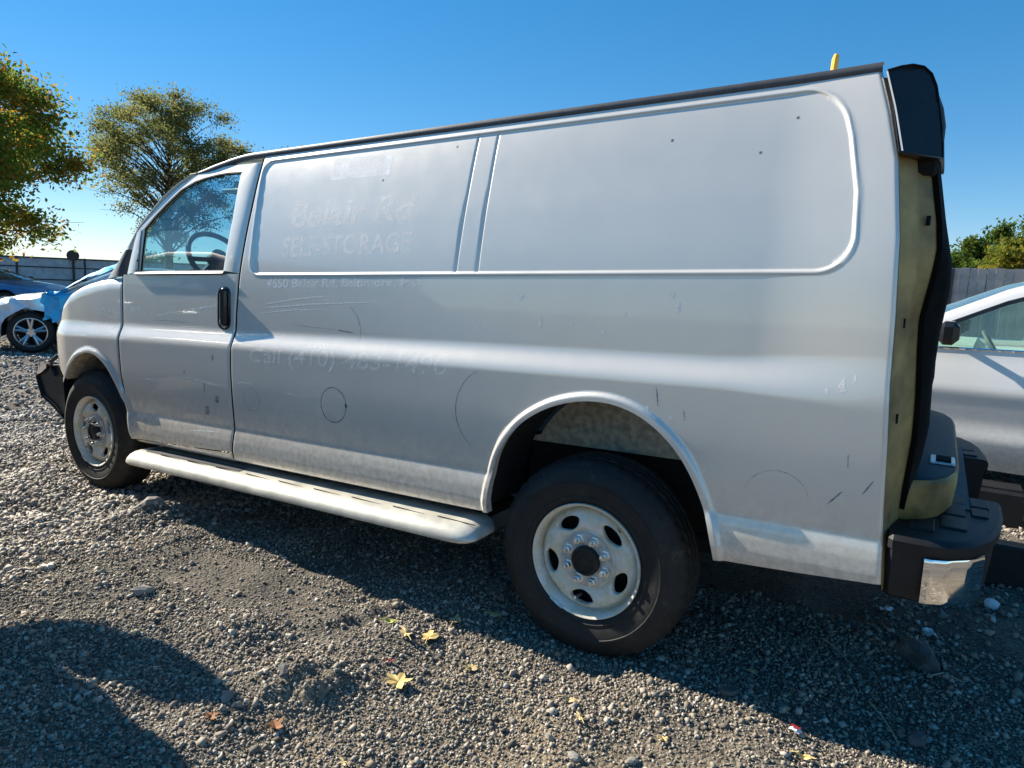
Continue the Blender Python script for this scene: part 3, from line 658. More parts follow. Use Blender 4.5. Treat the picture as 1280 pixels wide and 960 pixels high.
# rear end: jamb, seal, cap, sill, bumper ---------------------------------------
JB = lerp_tab([(2.0, .965), (1.86, .972), (1.75, .979), (1.60, 1.008), (1.515, 1.018), (1.43, 1.010), (1.31, .994), (1.2, 1.000), (1.08, 1.010), (.95, 1.014), (.80, 1.006), (.62, 1.0), (.5, .995)])
JC = lerp_tab([(2.0, .985), (1.86, .99), (1.757, .999), (1.6, 1.03), (1.48, 1.058), (1.40, 1.062), (1.27, 1.050), (1.13, 1.047), (.99, 1.053), (.90, 1.045), (.80, 1.030), (.62, 1.01), (.5, 1.0)])
for far in (False, True):
    zz = np.linspace(.50, 2.03, 70); VJ, VS = [], []
    for z_ in zz:
        e = float(RE(z_)); y0 = float(prof(np.array([z_]), np.array([e]))[0]); b = float(JB(z_)); c_ = float(JC(z_))
        J = [(e, y0+.004), (e+.006, y0+.03), (e+.4*(b-e), y0+.055), (e+.55*(b-e), y0+.10), (b-.008, y0+.125), (b, y0+.17)]
        S = [(b-.006, y0+.155), (b+.012, y0+.140), (c_-.012, y0+.150), (c_, y0+.175), (c_-.004, y0+.24), (b-.05, y0+.28)]
        if z_ < 1.84: VJ += [(x_, 2-y_ if far else y_, z_) for x_, y_ in J]
        if .70 < z_ < 1.83: VS += [(x_, 2-y_ if far else y_, z_) for x_, y_ in S]
    mesh('door_jamb', Wz(VJ), grid_faces(len(VJ)//6, 6, flip=far), M['primer'], van, True, True, sharp=50)
    mesh('door_seal', Wz(VS), grid_faces(len(VS)//6, 6, flip=far), M['rubber_seal'], van, True, True, sharp=50)
    # black plastic cap over the upper rear corner
    PO = [(.834,2.040),(.87,2.046),(.90,2.046),(.93,2.038),(.952,2.018),(.967,1.985),(.978,1.94),(.990,1.885),(1.000,1.83),(1.006,1.778),(.975,1.775),(.93,1.778),(.893,1.784),(.880,1.845),(.868,1.90),(.852,1.97)]
    V = []
    for (dy, sc) in ((-.030, .955), (-.036, .965), (-.034, .985), (-.022, 1.0), (.18, 1.0), (.28, .97)):
        for (x_, z_) in PO:
            y_ = float(prof(np.array([z_]), np.array([x_]))[0])+dy+.02+max(0, x_-.89)**2*9; V.append((.92+(x_-.92)*sc, 2-y_ if far else y_, 1.91+(z_-1.91)*sc))
    n_ = len(PO); F = [(j*n_+i, j*n_+(i+1) % n_, (j+1)*n_+(i+1) % n_, (j+1)*n_+i) for j in range(5) for i in range(n_)]+[tuple(range(n_))[::-1], tuple(range(5*n_, 6*n_))]
    cap = mesh('corner_cap', Wz(V), F if far else [q[::-1] for q in F], M['cap_black'], van, True, True, sharp=35)
    if not far:
        V = []
        for z_ in np.linspace(1.79, 2.03, 10):
            e = float(RE(z_)); y0 = float(prof(np.array([z_]), np.array([e]))[0]); V += [(e+.010, y0-.019, z_), (e+.0145, y0-.0195, z_)]
        mesh('flange_highlight', Wz(V), grid_faces(10, 2, flip=True), M['white'], cap, True, True)  # white strip painting the highlight along the body flange edge
        MB().tube([(.966, .175, 1.965+K), (.978, .172, 1.92+K), (.988, .170, 1.87+K), (.995, .168, 1.83+K)], [.005, .011, .012, .005], 8, sx=.6).build('cap_slot', M['trim_grey'], cap, world=True)
        MB().box((.955, .19, 1.79), (.07, .07, .05), bev=.008).build('hinge', M['under'], cap, world=True)
for z_, t_ in ((1.60, .75), (1.30, .3), (1.02, .25), (.66, .5)):
    e = float(RE(z_)); b = float(JB(z_)); y0 = float(prof(np.array([z_]), np.array([e]))[0])
    MB().tube([(e+t_*(b-e), y0+.02+.11*t_, z_-.014+K), (e+t_*(b-e), y0+.02+.11*t_, z_+.014+K)], .006, 7).build('jamb_slot', M['rubber_seal'], van, world=True)
MB().tube([(.99, .11, .70), (1.0, .10, .66), (.985, .09, .60), (1.0, .10, .56)], .008, 6).build('lamp_wiring', M['steel_wire'], van, world=True)
# cargo floor sill
PL = [(.90,.16),(1.045,.17),(1.085,.20),(1.125,.27),(1.150,.38),(1.157,.52),(1.157,1.48),(1.150,1.62),(1.125,1.73),(1.085,1.80),(1.045,1.83),(.90,1.84)]
V = []; n_ = len(PL)
for z_, o in ((.70, -.03), (.735, -.006), (.80, 0), (.838, 0), (.848, -.008)):
    for x_, y_ in PL: V.append((x_+o, y_+(o if y_ > 1 else -o)*.6, z_))
F = [(j*n_+i, j*n_+(i+1) % n_, (j+1)*n_+(i+1) % n_, (j+1)*n_+i) for j in range(4) for i in range(n_)]
sill = mesh('rear_sill', V, F, M['primer'], van, True, True, sharp=40)
mesh('sill_plate', [(x_-.008, y_+(.006 if y_ < 1 else -.006), .849) for x_, y_ in PL]+[(x_-.02, y_+(.015 if y_ < 1 else -.015), .855) for x_, y_ in PL], [(i, (i+1) % n_, n_+(i+1) % n_, n_+i) for i in range(n_)]+[tuple(range(n_, 2*n_))], M['black_plastic'], sill, True, True, sharp=30)
mb = MB(); mb.box((1.105, .50, .858), (.075, .13, .008), bev=.003); mb.build('latch_striker', M['zinc'], sill, world=True)
MB().box((1.108, .50, .864), (.045, .085, .006)).build('latch_slot', M['rubber_seal'], sill, world=True)
MB().box((.1, 1.0, .70), (2.2, 1.14, .04)).build('cargo_floor', M['interior'], van, world=True)
# step bumper: two raised ends, a dropped middle
bumper = MB().box((1.15, 1.0, .44), (.18, 1.0, .10), bev=.02).build('rear_bumper', M['black_plastic'], van, world=True)
def bump_end(far):
    PLN = [(.985,.62),(.985,.03),(1.0,.012),(1.08,.012),(1.14,.035),(1.195,.09),(1.235,.18),(1.262,.30),(1.275,.45),(1.282,.62)]
    V = []; n_ = len(PLN)
    for z_, o in ((.512, -.03), (.525, -.008), (.60, 0), (.668, .004), (.672, .016), (.700, .018), (.712, .006), (.715, -.01)):
        for x_, y_ in PLN:
            nx = np.array([x_-1.05, y_-.45]); nx = nx/np.linalg.norm(nx)
            q = (x_+(nx[0]*o if x_ > .99 else 0), y_+(nx[1]*o if y_ < .6 else 0)); V.append((q[0], 2-q[1] if far else q[1], z_))
    F = [(j*n_+i, j*n_+(i+1) % n_, (j+1)*n_+(i+1) % n_, (j+1)*n_+i) for j in range(7) for i in range(n_)]+[tuple(range(7*n_, 8*n_)), tuple(range(n_))[::-1]]
    e = mesh('bumper_end', V, [q[::-1] for q in F] if not far else F, M['black_plastic'], bumper, True, True, sharp=35)
    # raised tread pads on the step
    for (x0, x1, y0, y1) in ((1.03,1.10,.10,.24),(1.115,1.185,.17,.31),(1.03,1.10,.26,.40),(1.115,1.185,.33,.46),(1.20,1.248,.36,.46),(1.03,1.10,.42,.58),(1.115,1.185,.48,.58),(1.20,1.255,.48,.58)):
        yc = (y0+y1)/2; MB().box(((x0+x1)/2, 2-yc if far else yc, .717), (x1-x0, y1-y0, .008), bev=.003).build('step_pad', M['black_plastic'], e, world=True)
    if not far:       # chrome cover wrapping the lower corner
        V = []; P2 = [(1.082,.009),(1.10,.0095),(1.14,.028),(1.198,.083),(1.232,.155)]
        P2 = refine(P2, 5)
        for z_, o in ((.522, .0), (.527, .005), (.537, .007), (.60, .007), (.650, .007), (.660, .004)):
            for x_, y_ in P2:
                nx = np.array([x_-1.05, y_-.45]); nx = nx/np.linalg.norm(nx); V.append((x_+nx[0]*o, y_+nx[1]*o, z_))
        k = len(P2); mesh('chrome_corner', V, grid_faces(6, k, flip=True), M['chrome'], e, True, True, sharp=60)
    return e
bump_end(False); bump_end(True)
MB().box((1.12, 1.0, .45), (.16, .12, .10), bev=.01).build('hitch_receiver', M['under'], bumper, world=True)
# loose front bumper piece hanging at the nose
PO = [(-4.12,.78),(-4.09,.84),(-3.98,.865),(-3.86,.87),(-3.80,.84),(-3.785,.75),(-3.775,.56),(-3.80,.52),(-3.92,.60),(-4.06,.66)]
V = []
for y_, sc in ((.05, .98), (.04, 1), (.5, 1.02), (1.0, 1.05), (1.95, 1.0)):
    for x_, z_ in PO: V.append((-3.9+(x_+3.9)*sc-.14*math.sin(math.pi*min(1, max(0, (y_-.03)/1.92))), y_, .72+(z_-.72)*sc))
n_ = len(PO); F = [(j*n_+i, j*n_+(i+1) % n_, (j+1)*n_+(i+1) % n_, (j+1)*n_+i) for j in range(4) for i in range(n_)]+[tuple(range(n_))[::-1], tuple(range(4*n_, 5*n_))]
fb = mesh('front_bumper', Wz(V), F, M['black_plastic'], van, True, True, sharp=35)
V = []
for y_ in (.045, .3, .8):
    for x_, z_ in ((-3.795, .515), (-3.93, .590), (-4.075, .650), (-4.135, .775), (-4.125, .80), (-4.11, .845), (-3.99, .874)): V.append((x_-.012-.14*math.sin(math.pi*(y_-.03)/1.92), y_-.006, z_-.004))
mesh('bumper_skin', Wz(V), grid_faces(3, 7), M['trim_grey'], fb, True, True, sharp=30)
V = [(-4.13,.036,.79),(-4.10,.036,.845),(-3.985,.034,.875),(-3.99,.034,.845),(-4.06,.034,.81)]
mesh('bumper_corner', Wz(V), [(4, 3, 2, 1, 0)], M['chrome'], fb, False, True)
MB().tube([(-3.80, .06, .90-.12), (-3.85, .04, .93-.12), (-3.91, .03, .89-.12), (-3.93, .04, .84-.12), (-3.90, .05, .80-.12)], .014, 7).build('loose_wire', M['steel_wire'], fb, world=True)
# cab interior
mb = MB(); mb.box((-3.05, 1.0, 1.10), (.36, 1.78, .46), bev=.06); mb.box((-2.98, .50, 1.34), (.18, .5, .12), bev=.05); mb.build('dashboard', M['interior'], van, world=True)
mb = MB(); swc = Vector((-2.76, .47, 1.47)); ax = Vector((.82, 0, .55)).normalized(); e1 = Vector((0, 1, 0)); e2 = ax.cross(e1)
mb.tube([swc+(e1*math.cos(t)+e2*math.sin(t))*.19 for t in np.linspace(0, 2*math.pi, 33)], .016, 8, cap=False)
for t in (0, math.pi, 1.5*math.pi): mb.tube([swc, swc+(e1*math.cos(t)+e2*math.sin(t))*.19], .016, 6)
mb.tube([swc-ax*.02, swc+ax*.03], [.07, .06], 14); mb.tube([swc, swc-ax*.35], .035, 8); mb.build('steering_wheel', M['interior'], van, world=True)
for yc in (.5, 1.5):
    mb = MB(); mb.box((-1.98, yc, .98), (.52, .5, .18), bev=.06); mb.box((-1.74, yc, 1.34), (.16, .48, .70), bev=.06); mb.box((-1.70, yc, 1.76), (.10, .27, .17), bev=.045)
    mb.build('seat', M['seat'], van, world=True)
MB().box((-1.55, 1.0, 1.32), (.03, 1.72, 1.20)).build('bulkhead', M['interior_pale'], van, world=True)
mb = MB(); mb.box((-2.62, 1.0, 1.77), (.03, .25, .075), bev=.012); mb.tube([(-2.60, 1.0, 1.79), (-2.66, 1.0, 1.86)], .01, 6); mb.build('rear_view_mirror', M['interior'], van, world=True)
for yc in (.55, 1.45): MB().box((-2.45, yc, 1.86), (.18, .42, .02), bev=.006).build('sun_visor', M['interior_pale'], van, world=True)
# ghost lettering, scratches, pen circles on the paint
from mathutils.bvhtree import BVHTree
_bv = []
for o in van.children_recursive:
    if o.type == 'MESH' and o.name.split('.')[0] in ('side_panel', 'front_door', 'front_fender') and o.data.vertices[0].co.y < 0:
        _bv.append(BVHTree.FromPolygons([v.co+Vector(van.location) for v in o.data.vertices], [p.vertices[:] for p in o.data.polygons]))
def on_paint(P, off=.0002):
    P = np.array(P, float); W = Wz(np.stack([P[:, 0], ySide(P[:, 0], P[:, 1]), P[:, 1]], 1))
    for k in range(len(W)):
        for b in _bv:
            h = b.ray_cast(Vector((W[k, 0], -.5, W[k, 2])), Vector((0, 1, 0)), .9)
            if h[0] is not None: W[k, 1] = h[0].y; break
    W[:, 1] -= off; return W
def lettering(text, x0, x1, zbl, ztl, zbr, ztr, mat, parent, shear=0.0, bold=.012, name='faded_lettering', space=1.0):
    cu = bpy.data.curves.new('t', 'FONT'); cu.body = text; cu.size = 1; cu.offset = bold; cu.shear = shear; cu.resolution_u = 3; cu.space_word = space
    to = bpy.data.objects.new('t', cu); me = bpy.data.meshes.new_from_object(to)
    bm = bmesh.new(); bm.from_mesh(me); bpy.data.objects.remove(to); bpy.data.curves.remove(cu); bpy.data.meshes.remove(me)
    for k in np.linspace(-.25, .95, 13):
        bmesh.ops.bisect_plane(bm, geom=bm.verts[:]+bm.edges[:]+bm.faces[:], plane_co=(0, k, 0), plane_no=(0, 1, 0))
    wtot = max(v.co.x for v in bm.verts)
    for k in np.arange(0, wtot, .22): bmesh.ops.bisect_plane(bm, geom=bm.verts[:]+bm.edges[:]+bm.faces[:], plane_co=(k, 0, 0), plane_no=(1, 0, 0))
    co = np.array([v.co[:] for v in bm.verts]); u = (co[:, 0]-co[:, 0].min())/np.ptp(co[:, 0]); v = co[:, 1]/.72
    zb_ = zbl+(zbr-zbl)*u; zt_ = ztl+(ztr-ztl)*u
    W = on_paint(np.stack([x0+(x1-x0)*u, zb_+(zt_-zb_)*v], 1))
    F = [tuple(q.index for q in f_.verts) for f_ in bm.faces]; bm.free()
    return mesh(name, W, F, mat, parent, False, True)
lettering('Belair Rd', -1.655, -.890, 1.672, 1.800, 1.680, 1.795, M['ghost_mid'], side_panel, .15, .02)
lettering('SELF-STORAGE', -1.69, -.893, 1.535, 1.632, 1.545, 1.630, M['ghost_mid'], side_panel, 0, .02)
lettering('4650 Belair Rd, Baltimore, MD', -1.785, -.817, 1.388, 1.432, 1.400, 1.437, M['ghost_strong'], side_panel, 0, .022)
lettering('Call (410)-483-1490', -1.875, -.645, 1.020, 1.090, 1.038, 1.124, M['ghost_weak'], side_panel, .1, .006)
lettering('03574L', -3.335, -3.072, 1.222, 1.262, 1.226, 1.264, M['ghost_weak'], van, 0, .02)
lettering('TL', -2.995, -2.805, 1.232, 1.272, 1.232, 1.272, M['ghost_weak'], door_near, 0, .02)
u, v = np.meshgrid(np.linspace(0, 1, 12), np.linspace(0, 1, 6), indexing='ij')
P = np.stack([-1.427+.005*v+.36*u, 1.883+.103*v-.004*u-.01*u*v], -1).reshape(-1, 2)
mesh('decal_patch', on_paint(P), grid_faces(12, 6, flip=True), M['ghost_patch'], side_panel, False, True)
def stroke(pts, w_, mat, parent, name, n=24, closed=False):
    P = np.array(pts, float)
    if not closed: d = np.r_[0, np.cumsum(np.hypot(*np.diff(P, axis=0).T))]; t = np.linspace(0, d[-1], n); P = np.stack([np.interp(t, d, P[:, 0]), np.interp(t, d, P[:, 1])], 1)
    T = np.gradient(P, axis=0); T /= np.linalg.norm(T, axis=1)[:, None]+1e-9; N = np.stack([-T[:, 1], T[:, 0]], 1)
    tap = np.ones(len(P)) if closed else np.sin(np.linspace(.12, math.pi-.12, len(P)))**.5
    V = np.concatenate([P+N*w_/2*tap[:, None], P-N*w_/2*tap[:, None]], 1).reshape(-1, 2)
    return mesh(name, on_paint(V, .0003), grid_faces(len(P), 2), mat, parent, False, True)
def ell(cx, cz, rx, rz, a0=0, a1=360, n=48): return [(cx+rx*math.cos(R(a)), cz+rz*math.sin(R(a))) for a in np.linspace(a0, a1, n)]
stroke(ell(-1.296, .853, .080, .082), .0038, M['ink'], side_panel, 'pen_circle', closed=True)
stroke([(-1.222, .865), (-1.214, .855), (-1.218, .843)], .014, M['ink'], side_panel, 'ink_blot')
stroke(ell(-1.870, .827, .060, .058), .003, M['ink_weak'], side_panel, 'pen_circle', closed=True)
stroke(ell(-.40, .905, .20, .185, 118, 232), .0035, M['ink'], side_panel, 'pen_circle')
stroke(ell(.66, .735, .098, .092, 10, 170), .003, M['ink_weak'], side_panel, 'pen_circle')
stroke(ell(-1.34, 1.19, .185, .15, -18, 52), .0045, M['ink_weak'], side_panel, 'pen_circle')
stroke([(-1.30, 1.199), (-1.25, 1.194), (-1.20, 1.188)], .005, M['ink'], side_panel, 'scratch')
stroke([(-1.62, 1.214), (-1.45, 1.205), (-1.31, 1.20)], .003, M['ink_weak'], side_panel, 'scratch')
for a, b, wd in (((-1.821, 1.288), (-1.096, 1.328), .0065), ((-1.80, 1.306), (-1.353, 1.353), .006), ((-1.815, 1.264), (-1.387, 1.290), .005), ((-1.62, 1.120), (-1.2, 1.125), .004), ((-1.50, 1.105), (-1.33, 1.11), .004), ((-1.99, .905), (-1.86, .905), .005), ((-1.62, .875), (-1.55, .880), .004)):
    stroke([a, ((a[0]+b[0])/2, (a[1]+b[1])/2+.006), b], wd, M['scratch'], side_panel, 'scratch')
for a, b, wd, mt in (((-2.86, .865), (-2.60, .862), .007, 'scratch'), ((-2.45, .905), (-2.09, .872), .005, 'scratch'), ((-2.80, .660), (-2.55, .645), .006, 'scratch'), ((-2.40, .605), (-2.14, .625), .006, 'scratch'), ((-2.75, 1.200), (-2.42, 1.195), .004, 'ink_weak'), ((-2.72, 1.225), (-2.1, 1.30), .009, 'ghost_weak')):
    stroke([a, ((a[0]+b[0])/2, (a[1]+b[1])/2+.004), b], wd, M[mt], door_near, 'scratch')
for x_, z_, w_, h_ in ((-2.15, .80, .035, .04), (-2.24, .735, .035, .05), (-2.25, .86, .012, .05), (-2.42, .93, .012, .02), (-2.17, 1.02, .016, .03)):
    P = [(x_+w_*(u_-.5)*random.uniform(.7, 1.2), z_+h_*(v_-.5)*random.uniform(.7, 1.2)) for u_, v_ in ((0, 0), (.5, -.1), (1, .05), (1, 1), (.4, 1.1), (0, .9))]
    mesh('tar_spot', on_paint(P), [tuple(range(6))], M['ink_weak'], door_near, False, True)
for a, b in (((-3.40, 1.145), (-3.18, 1.150)), ((-3.20, 1.165), (-3.14, 1.115)), ((-3.14, 1.115), (-3.08, 1.14))): stroke([a, b], .008, M['scratch'], van, 'scratch')
for x_, z_, sz in ((-.335, 1.365, .05), (-.24, 1.275, .05), (-.11, 1.265, .02), (.02, 1.235, .025), (.10, 1.310, .03), (.262, 1.38, .035), (.285, 1.335, .045), (.13, 1.45, .012), (-.52, 1.25, .02), (.30, .96, .03), (.36, .86, .03), (.43, .79, .02), (.22, .985, .02), (.82, 1.11, .05), (.85, 1.14, .03), (.78, 1.09, .03)):
    n_ = 9; P = [(x_+sz*.35*random.uniform(.25, 1)*math.cos(2*math.pi*k/n_), z_+sz*.55*random.uniform(.2, 1)*math.sin(2*math.pi*k/n_)) for k in range(n_)]
    mesh('paint_chip', on_paint(P, .0003), [tuple(range(n_))], M['scratch'], side_panel, False, True)
for P in ([(.855, .905), (.858, .865)], [(.93, .835), (.905, .79)], [(.245, 1.06), (.255, .995)], [(.345, .99), (.352, .955)], [(.85, .79), (.81, .74)]): stroke(P, .005, M['ink_blue'], side_panel, 'pen_mark')
for x_, z_ in ((.20, 1.90), (.50, 1.83), (-1.1, 1.86), (-.72, 1.97), (.60, 1.93)):
    P = ell(x_, z_, .0055, .0055, n=8)[:-1]; mesh('rivet_hole', on_paint(P, .0003), [tuple(range(7))], M['ink'], side_panel, False, True)
# yellow stake standing on the roof
st = MB(); st.tube([(.552, 1.0, 2.13), (.556, 1.0, 2.30), (.560, 1.0, 2.375), (.563, 1.0, 2.392)], [.012, .013, .014, .010], 8)
tag(st.build('roof_marker', M['yellow_plastic'], world=False), 'small yellow plastic stake sticking up above the white van roof', 'marker')
#--PART2--
# ---------------------------------------------------------------- cars (front towards local -x)
def car(name, label, loc, rz, p, paint, glassm, group=None, rim_mat=None, wheels=True, detail=True):
    t = thing(name, label, 'car', loc, rz, group)
    L, Wd, H = p['L'], p['W']/2, p['H']; wx = p['wx']; rw = p.get('rw', .335)
    top = lerp_tab(p['top']); roof = lerp_tab(p['roof']); plan = lerp_tab([(-L/2, .62), (-L/2+.10, .80), (-L/2+.35, .93), (-L/2+.9, .99), (0, 1), (L/2-.7, .98), (L/2-.25, .92), (L/2-.06, .80), (L/2, .66)])
    sill = p.get('sill', .24)
    def tum(z, x):
        b = float(top(x)); u_ = (z-sill)/max(.2, b-sill)
        return .085*np.clip(1-u_/.28, 0, 1)**1.6+.035*ss((u_-.72)/.3)-.012*np.exp(-((u_-.66)/.07)**2)+.014*np.exp(-((u_-.38)/.12)**2)
    xs = np.unique(np.concatenate([np.linspace(-L/2, L/2, 90)]+[np.linspace(a-rw-.07, a+rw+.07, 30) for a in wx])); rows = np.linspace(0, 1, 26)
    def lo(x):
        z = sill+.05*ss((abs(x)-L/2+.5)/.5)
        for a in wx:
            q = (rw+.065)**2-(x-a)**2
            if q > 0: z = max(z, rw+math.sqrt(q))
        return z
    V = []
    for x in xs:
        l, h = lo(x), float(top(x)); pl = float(plan(x))*Wd
        for q in rows:
            z = l+(h-l)*q; d = min([abs(math.hypot(x-a, z-rw)-(rw+.065)) for a in wx]); fl = .018*(1-ss(d/.05))
            V.append((x, -(pl-tum(z, x)+fl), z))
    V = np.array(V).reshape(len(xs), 26, 3); Vr = V*np.array([1, -1, 1])
    mb = MB(); mb.add(V, grid_faces(len(xs), 26)); mb.add(Vr, grid_faces(len(xs), 26, flip=True))
    # hood and deck: skin across the top edge
    xc, xt = p['xc'], p['xt']; T = []
    for x in xs:
        yy = float(-V[np.searchsorted(xs, x), -1, 1]); h = float(top(x))
        for q in np.linspace(-1, 1, 15): T.append((x, q*yy, h+.045*(1-q**4)*(1 if (x < xc+.1 or x > xt-.1) else 0)-(.0 if (x < xc+.1 or x > xt-.1) else .05)))
    T = np.array(T).reshape(len(xs), 15, 3); mb.add(T, grid_faces(len(xs), 15, flip=False))
    for ix, fl in ((0, False), (-1, True)):
        ends = np.stack([V[ix], V[ix]*np.array([1, .3, 1])+np.array([-.05 if ix == 0 else .05, 0, 0]), Vr[ix]*np.array([1, .3, 1])+np.array([-.05 if ix == 0 else .05, 0, 0]), Vr[ix]]); mb.add(ends, grid_faces(4, 26, flip=not fl))
    Vb, Fb = weld(np.concatenate(mb.V), mb.F)
    body = mesh('body', Vb, Fb, paint, t, True, sharp=48)
    mb = MB(); mb.box((0, 0, sill+.10), (L*.9, Wd*1.55, .12)); mb.build('underbody', M['under'], t)
    for sy in (-1, 1):
        for a in wx:
            mb = MB(); n_ = 20; U = []
            for k in range(n_): 
                th = math.pi*k/(n_-1)*1.1-.15
                for yy in (Wd-.03, Wd-.30): U.append((a+(rw+.06)*math.cos(th), sy*yy, rw+(rw+.06)*math.sin(th)))
            mb.add(U, grid_faces(n_, 2)); mb.build('wheel_arch_liner', M['under'], t)
    # greenhouse
    xf, xrr = p['xf'], p['xr']          # roof front / rear edge
    ir = p.get('inset', .17); band = p.get('band', .075)
    gx = np.unique(np.concatenate([np.linspace(xc, xf, 12), np.linspace(xf, xrr, 22), np.linspace(xrr, xt, 10)]))
    def half(x, z):
        b = float(top(x)); u_ = np.clip((z-b)/max(.15, H-b), 0, 1); return float(plan(x))*Wd-.045-(ir)*u_**1.15
    for sy in (-1, 1):
        G, B_ = [], []
        for x in gx:
            b, h = float(top(x)), float(roof(x)); hh = max(b+.002, h-band)
            for q in np.linspace(0, 1, 7): z = b+(hh-b)*q; G.append((x, sy*(half(x, z)-.008), z))
            for q in np.linspace(0, 1, 5): z = hh+(h-hh)*q; B_.append((x, sy*(half(x, z)-.012*q*q), z))
        mesh('side_window', G, grid_faces(len(gx), 7, flip=(sy > 0)), glassm, t, True)
        mesh('roof_rail', B_, grid_faces(len(gx), 5, flip=(sy > 0)), paint, t, True)
        S = []
        for x in gx:
            b, h = float(top(x)), float(roof(x)); hh = max(b+.002, h-band)
            for q in (-.004, -.030): S.append((x, sy*(half(x, hh+q)+.001), max(b, hh+q)))
        mesh('window_trim', S, grid_faces(len(gx), 2, flip=(sy < 0)), M['gloss_black'], t, True)
        for xp in p['pillars']:
            b, h = float(top(xp)), float(roof(xp))-band; P_ = [(xp+.06*(q-.5)*0, sy*(half(xp, b+(h-b)*q)+.003), b+(h-b)*q) for q in np.linspace(0, 1, 6)]
            U = []
            for a in P_: U += [(a[0]-.045, a[1], a[2]), (a[0]+.045, a[1], a[2])]
            mesh('pillar', U, grid_faces(6, 2, flip=(sy < 0)), M['gloss_black'], t, True)
        MB().tube([(x, sy*(half(x, float(top(x)))+.010), float(top(x))+.006) for x in np.linspace(xc+.15, xt-.15, 20)], .009, 6).build('belt_trim', M['chrome'] if p.get('chrome') else M['gloss_black'], t)
        # mirror
        mx, mz, ms = p['mirror']; yb = half(mx, mz)
        mb = MB(); mb.tube([(mx, sy*(yb-.02), mz-.03), (mx, sy*(yb+.10), mz)], .022, 6); mb.box((mx, sy*(yb+.10+.11*ms), mz+.03*ms), (.12*ms, .22*ms, .15*ms), bev=.035); mb.build('door_mirror', M['gloss_black'], t)
        # door seams and handles
        for xd in p['seams']:
            P_ = []
            for q in np.linspace(.06, 1, 14):
                z = sill+.04+(float(top(xd))-sill-.04)*q; P_ += [(xd-.004, sy*(float(plan(xd))*Wd-float(tum(z, xd))+.0015), z), (xd+.004, sy*(float(plan(xd))*Wd-float(tum(z, xd))+.0015), z)]
            mesh('door_seam', P_, grid_faces(14, 2, flip=(sy < 0)), M['rubber_seal'], t, True)
        for xd in p['handles']:
            z = float(top(xd))-.14; MB().box((xd, sy*(float(plan(xd))*Wd-float(tum(z, xd))+.012), z), (.20, .025, .03), bev=.008).build('door_handle', paint, t)
        mb = MB(); mb.box((-L/2+.20, sy*Wd*.72, float(top(-L/2+.2))-.10), (.28, .34, .12), bev=.03); mb.build('headlight', M['lamp_glass'], t)
        mb = MB(); mb.box((L/2-.13, sy*Wd*.74, float(top(L/2-.13))-.12), (.20, .30, .14), bev=.03); mb.build('tail_light', M['red_lens'], t)
    def topskin(nm, x0, x1, mat, n=14):
        U = []
        for x in np.linspace(x0, x1, n):
            h = float(roof(x)); yy = half(x, h)-.012
            for q in np.linspace(-1, 1, 13): U.append((x-.10*(1-q*q)*(1 if nm == 'windscreen' else 0)*(1-(x-x0)/(x1-x0)*.6), q*yy, h+.03*(1-q*q)))
        mesh(nm, U, grid_faces(n, 13, flip=False), mat, t, True)
    topskin('windscreen', xc, xf, glassm); topskin('roof', xf, xrr, paint); topskin('rear_window', xrr, xt, glassm)
    # interior
    mb = MB(); mb.box((xc+.42, 0, float(top(xc))-.08), (.45, Wd*1.6, .22), bev=.06); mb.build('dashboard', M['interior_pale'] if p.get('pale') else M['interior'], t)
    for sx in (xf+.45, xf+1.35):
        for sy in (-1, 1):
            mb = MB(); mb.box((sx, sy*.36, .62), (.5, .5, .2), bev=.06); mb.box((sx+.25, sy*.36, .92), (.15, .48, .58), bev=.06); mb.box((sx+.28, sy*.36, 1.28*H/1.6), (.09, .26, .16), bev=.04); mb.build('seat', M['interior_pale'] if p.get('pale') else M['seat'], t)
    c = Vector((xc+.72, -.36, float(top(xc))-.04)); ax = Vector((.85, 0, .5)).normalized(); e1 = Vector((0, 1, 0)); e2 = ax.cross(e1); mb = MB()
    mb.tube([c+(e1*math.cos(q)+e2*math.sin(q))*.18 for q in np.linspace(0, 2*math.pi, 25)], .015, 6, cap=False); mb.tube([c-e1*.18, c+e1*.18], .02, 6); mb.build('steering_wheel', M['interior'], t)
    # wheels
    for sy in (-1, 1):
        for a in wx:
            if (a, sy) in p.get('nowheel', ()): continue
            yo = sy*(Wd-.015); mb = MB()
            P_ = [(rw*.68, .03), (rw*.72, .005), (rw*.86, -.002), (rw*.96, .02), (rw, .05), (rw, .18), (rw*.94, .21), (rw*.7, .2)]
            mb.lathe_y((a, yo, rw), [(r_, -sy*y_) for r_, y_ in P_], 48); wh = mb.build('wheel', M['tyre'], t)
            mb = MB(); mb.lathe_y((a, yo, rw), [(rw*.70, -sy*.012), (rw*.66, -sy*.010), (rw*.63, -sy*.03), (rw*.62, -sy*.14)], 48)
            for k in range(5):
                th = 2*math.pi*k/5+.3
                for dth in (-.16, .16):
                    mb.tube([(a+.05*math.cos(th), yo-sy*.035, rw+.05*math.sin(th)), (a+rw*.65*math.cos(th+dth), yo-sy*.014, rw+rw*.65*math.sin(th+dth))], [.026, .020], 6)
            mb.lathe_y((a, yo, rw), [(.07, -sy*.05), (.065, -sy*.022), (.0, -sy*.02)], 20); mb.build('rim', rim_mat or M['alloy'], wh)
            mb = MB(); mb.lathe_y((a, yo, rw), [(rw*.6, -sy*.13), (.0, -sy*.13)], 28); mb.build('brake_disc', M['under'], wh)
    return t, body
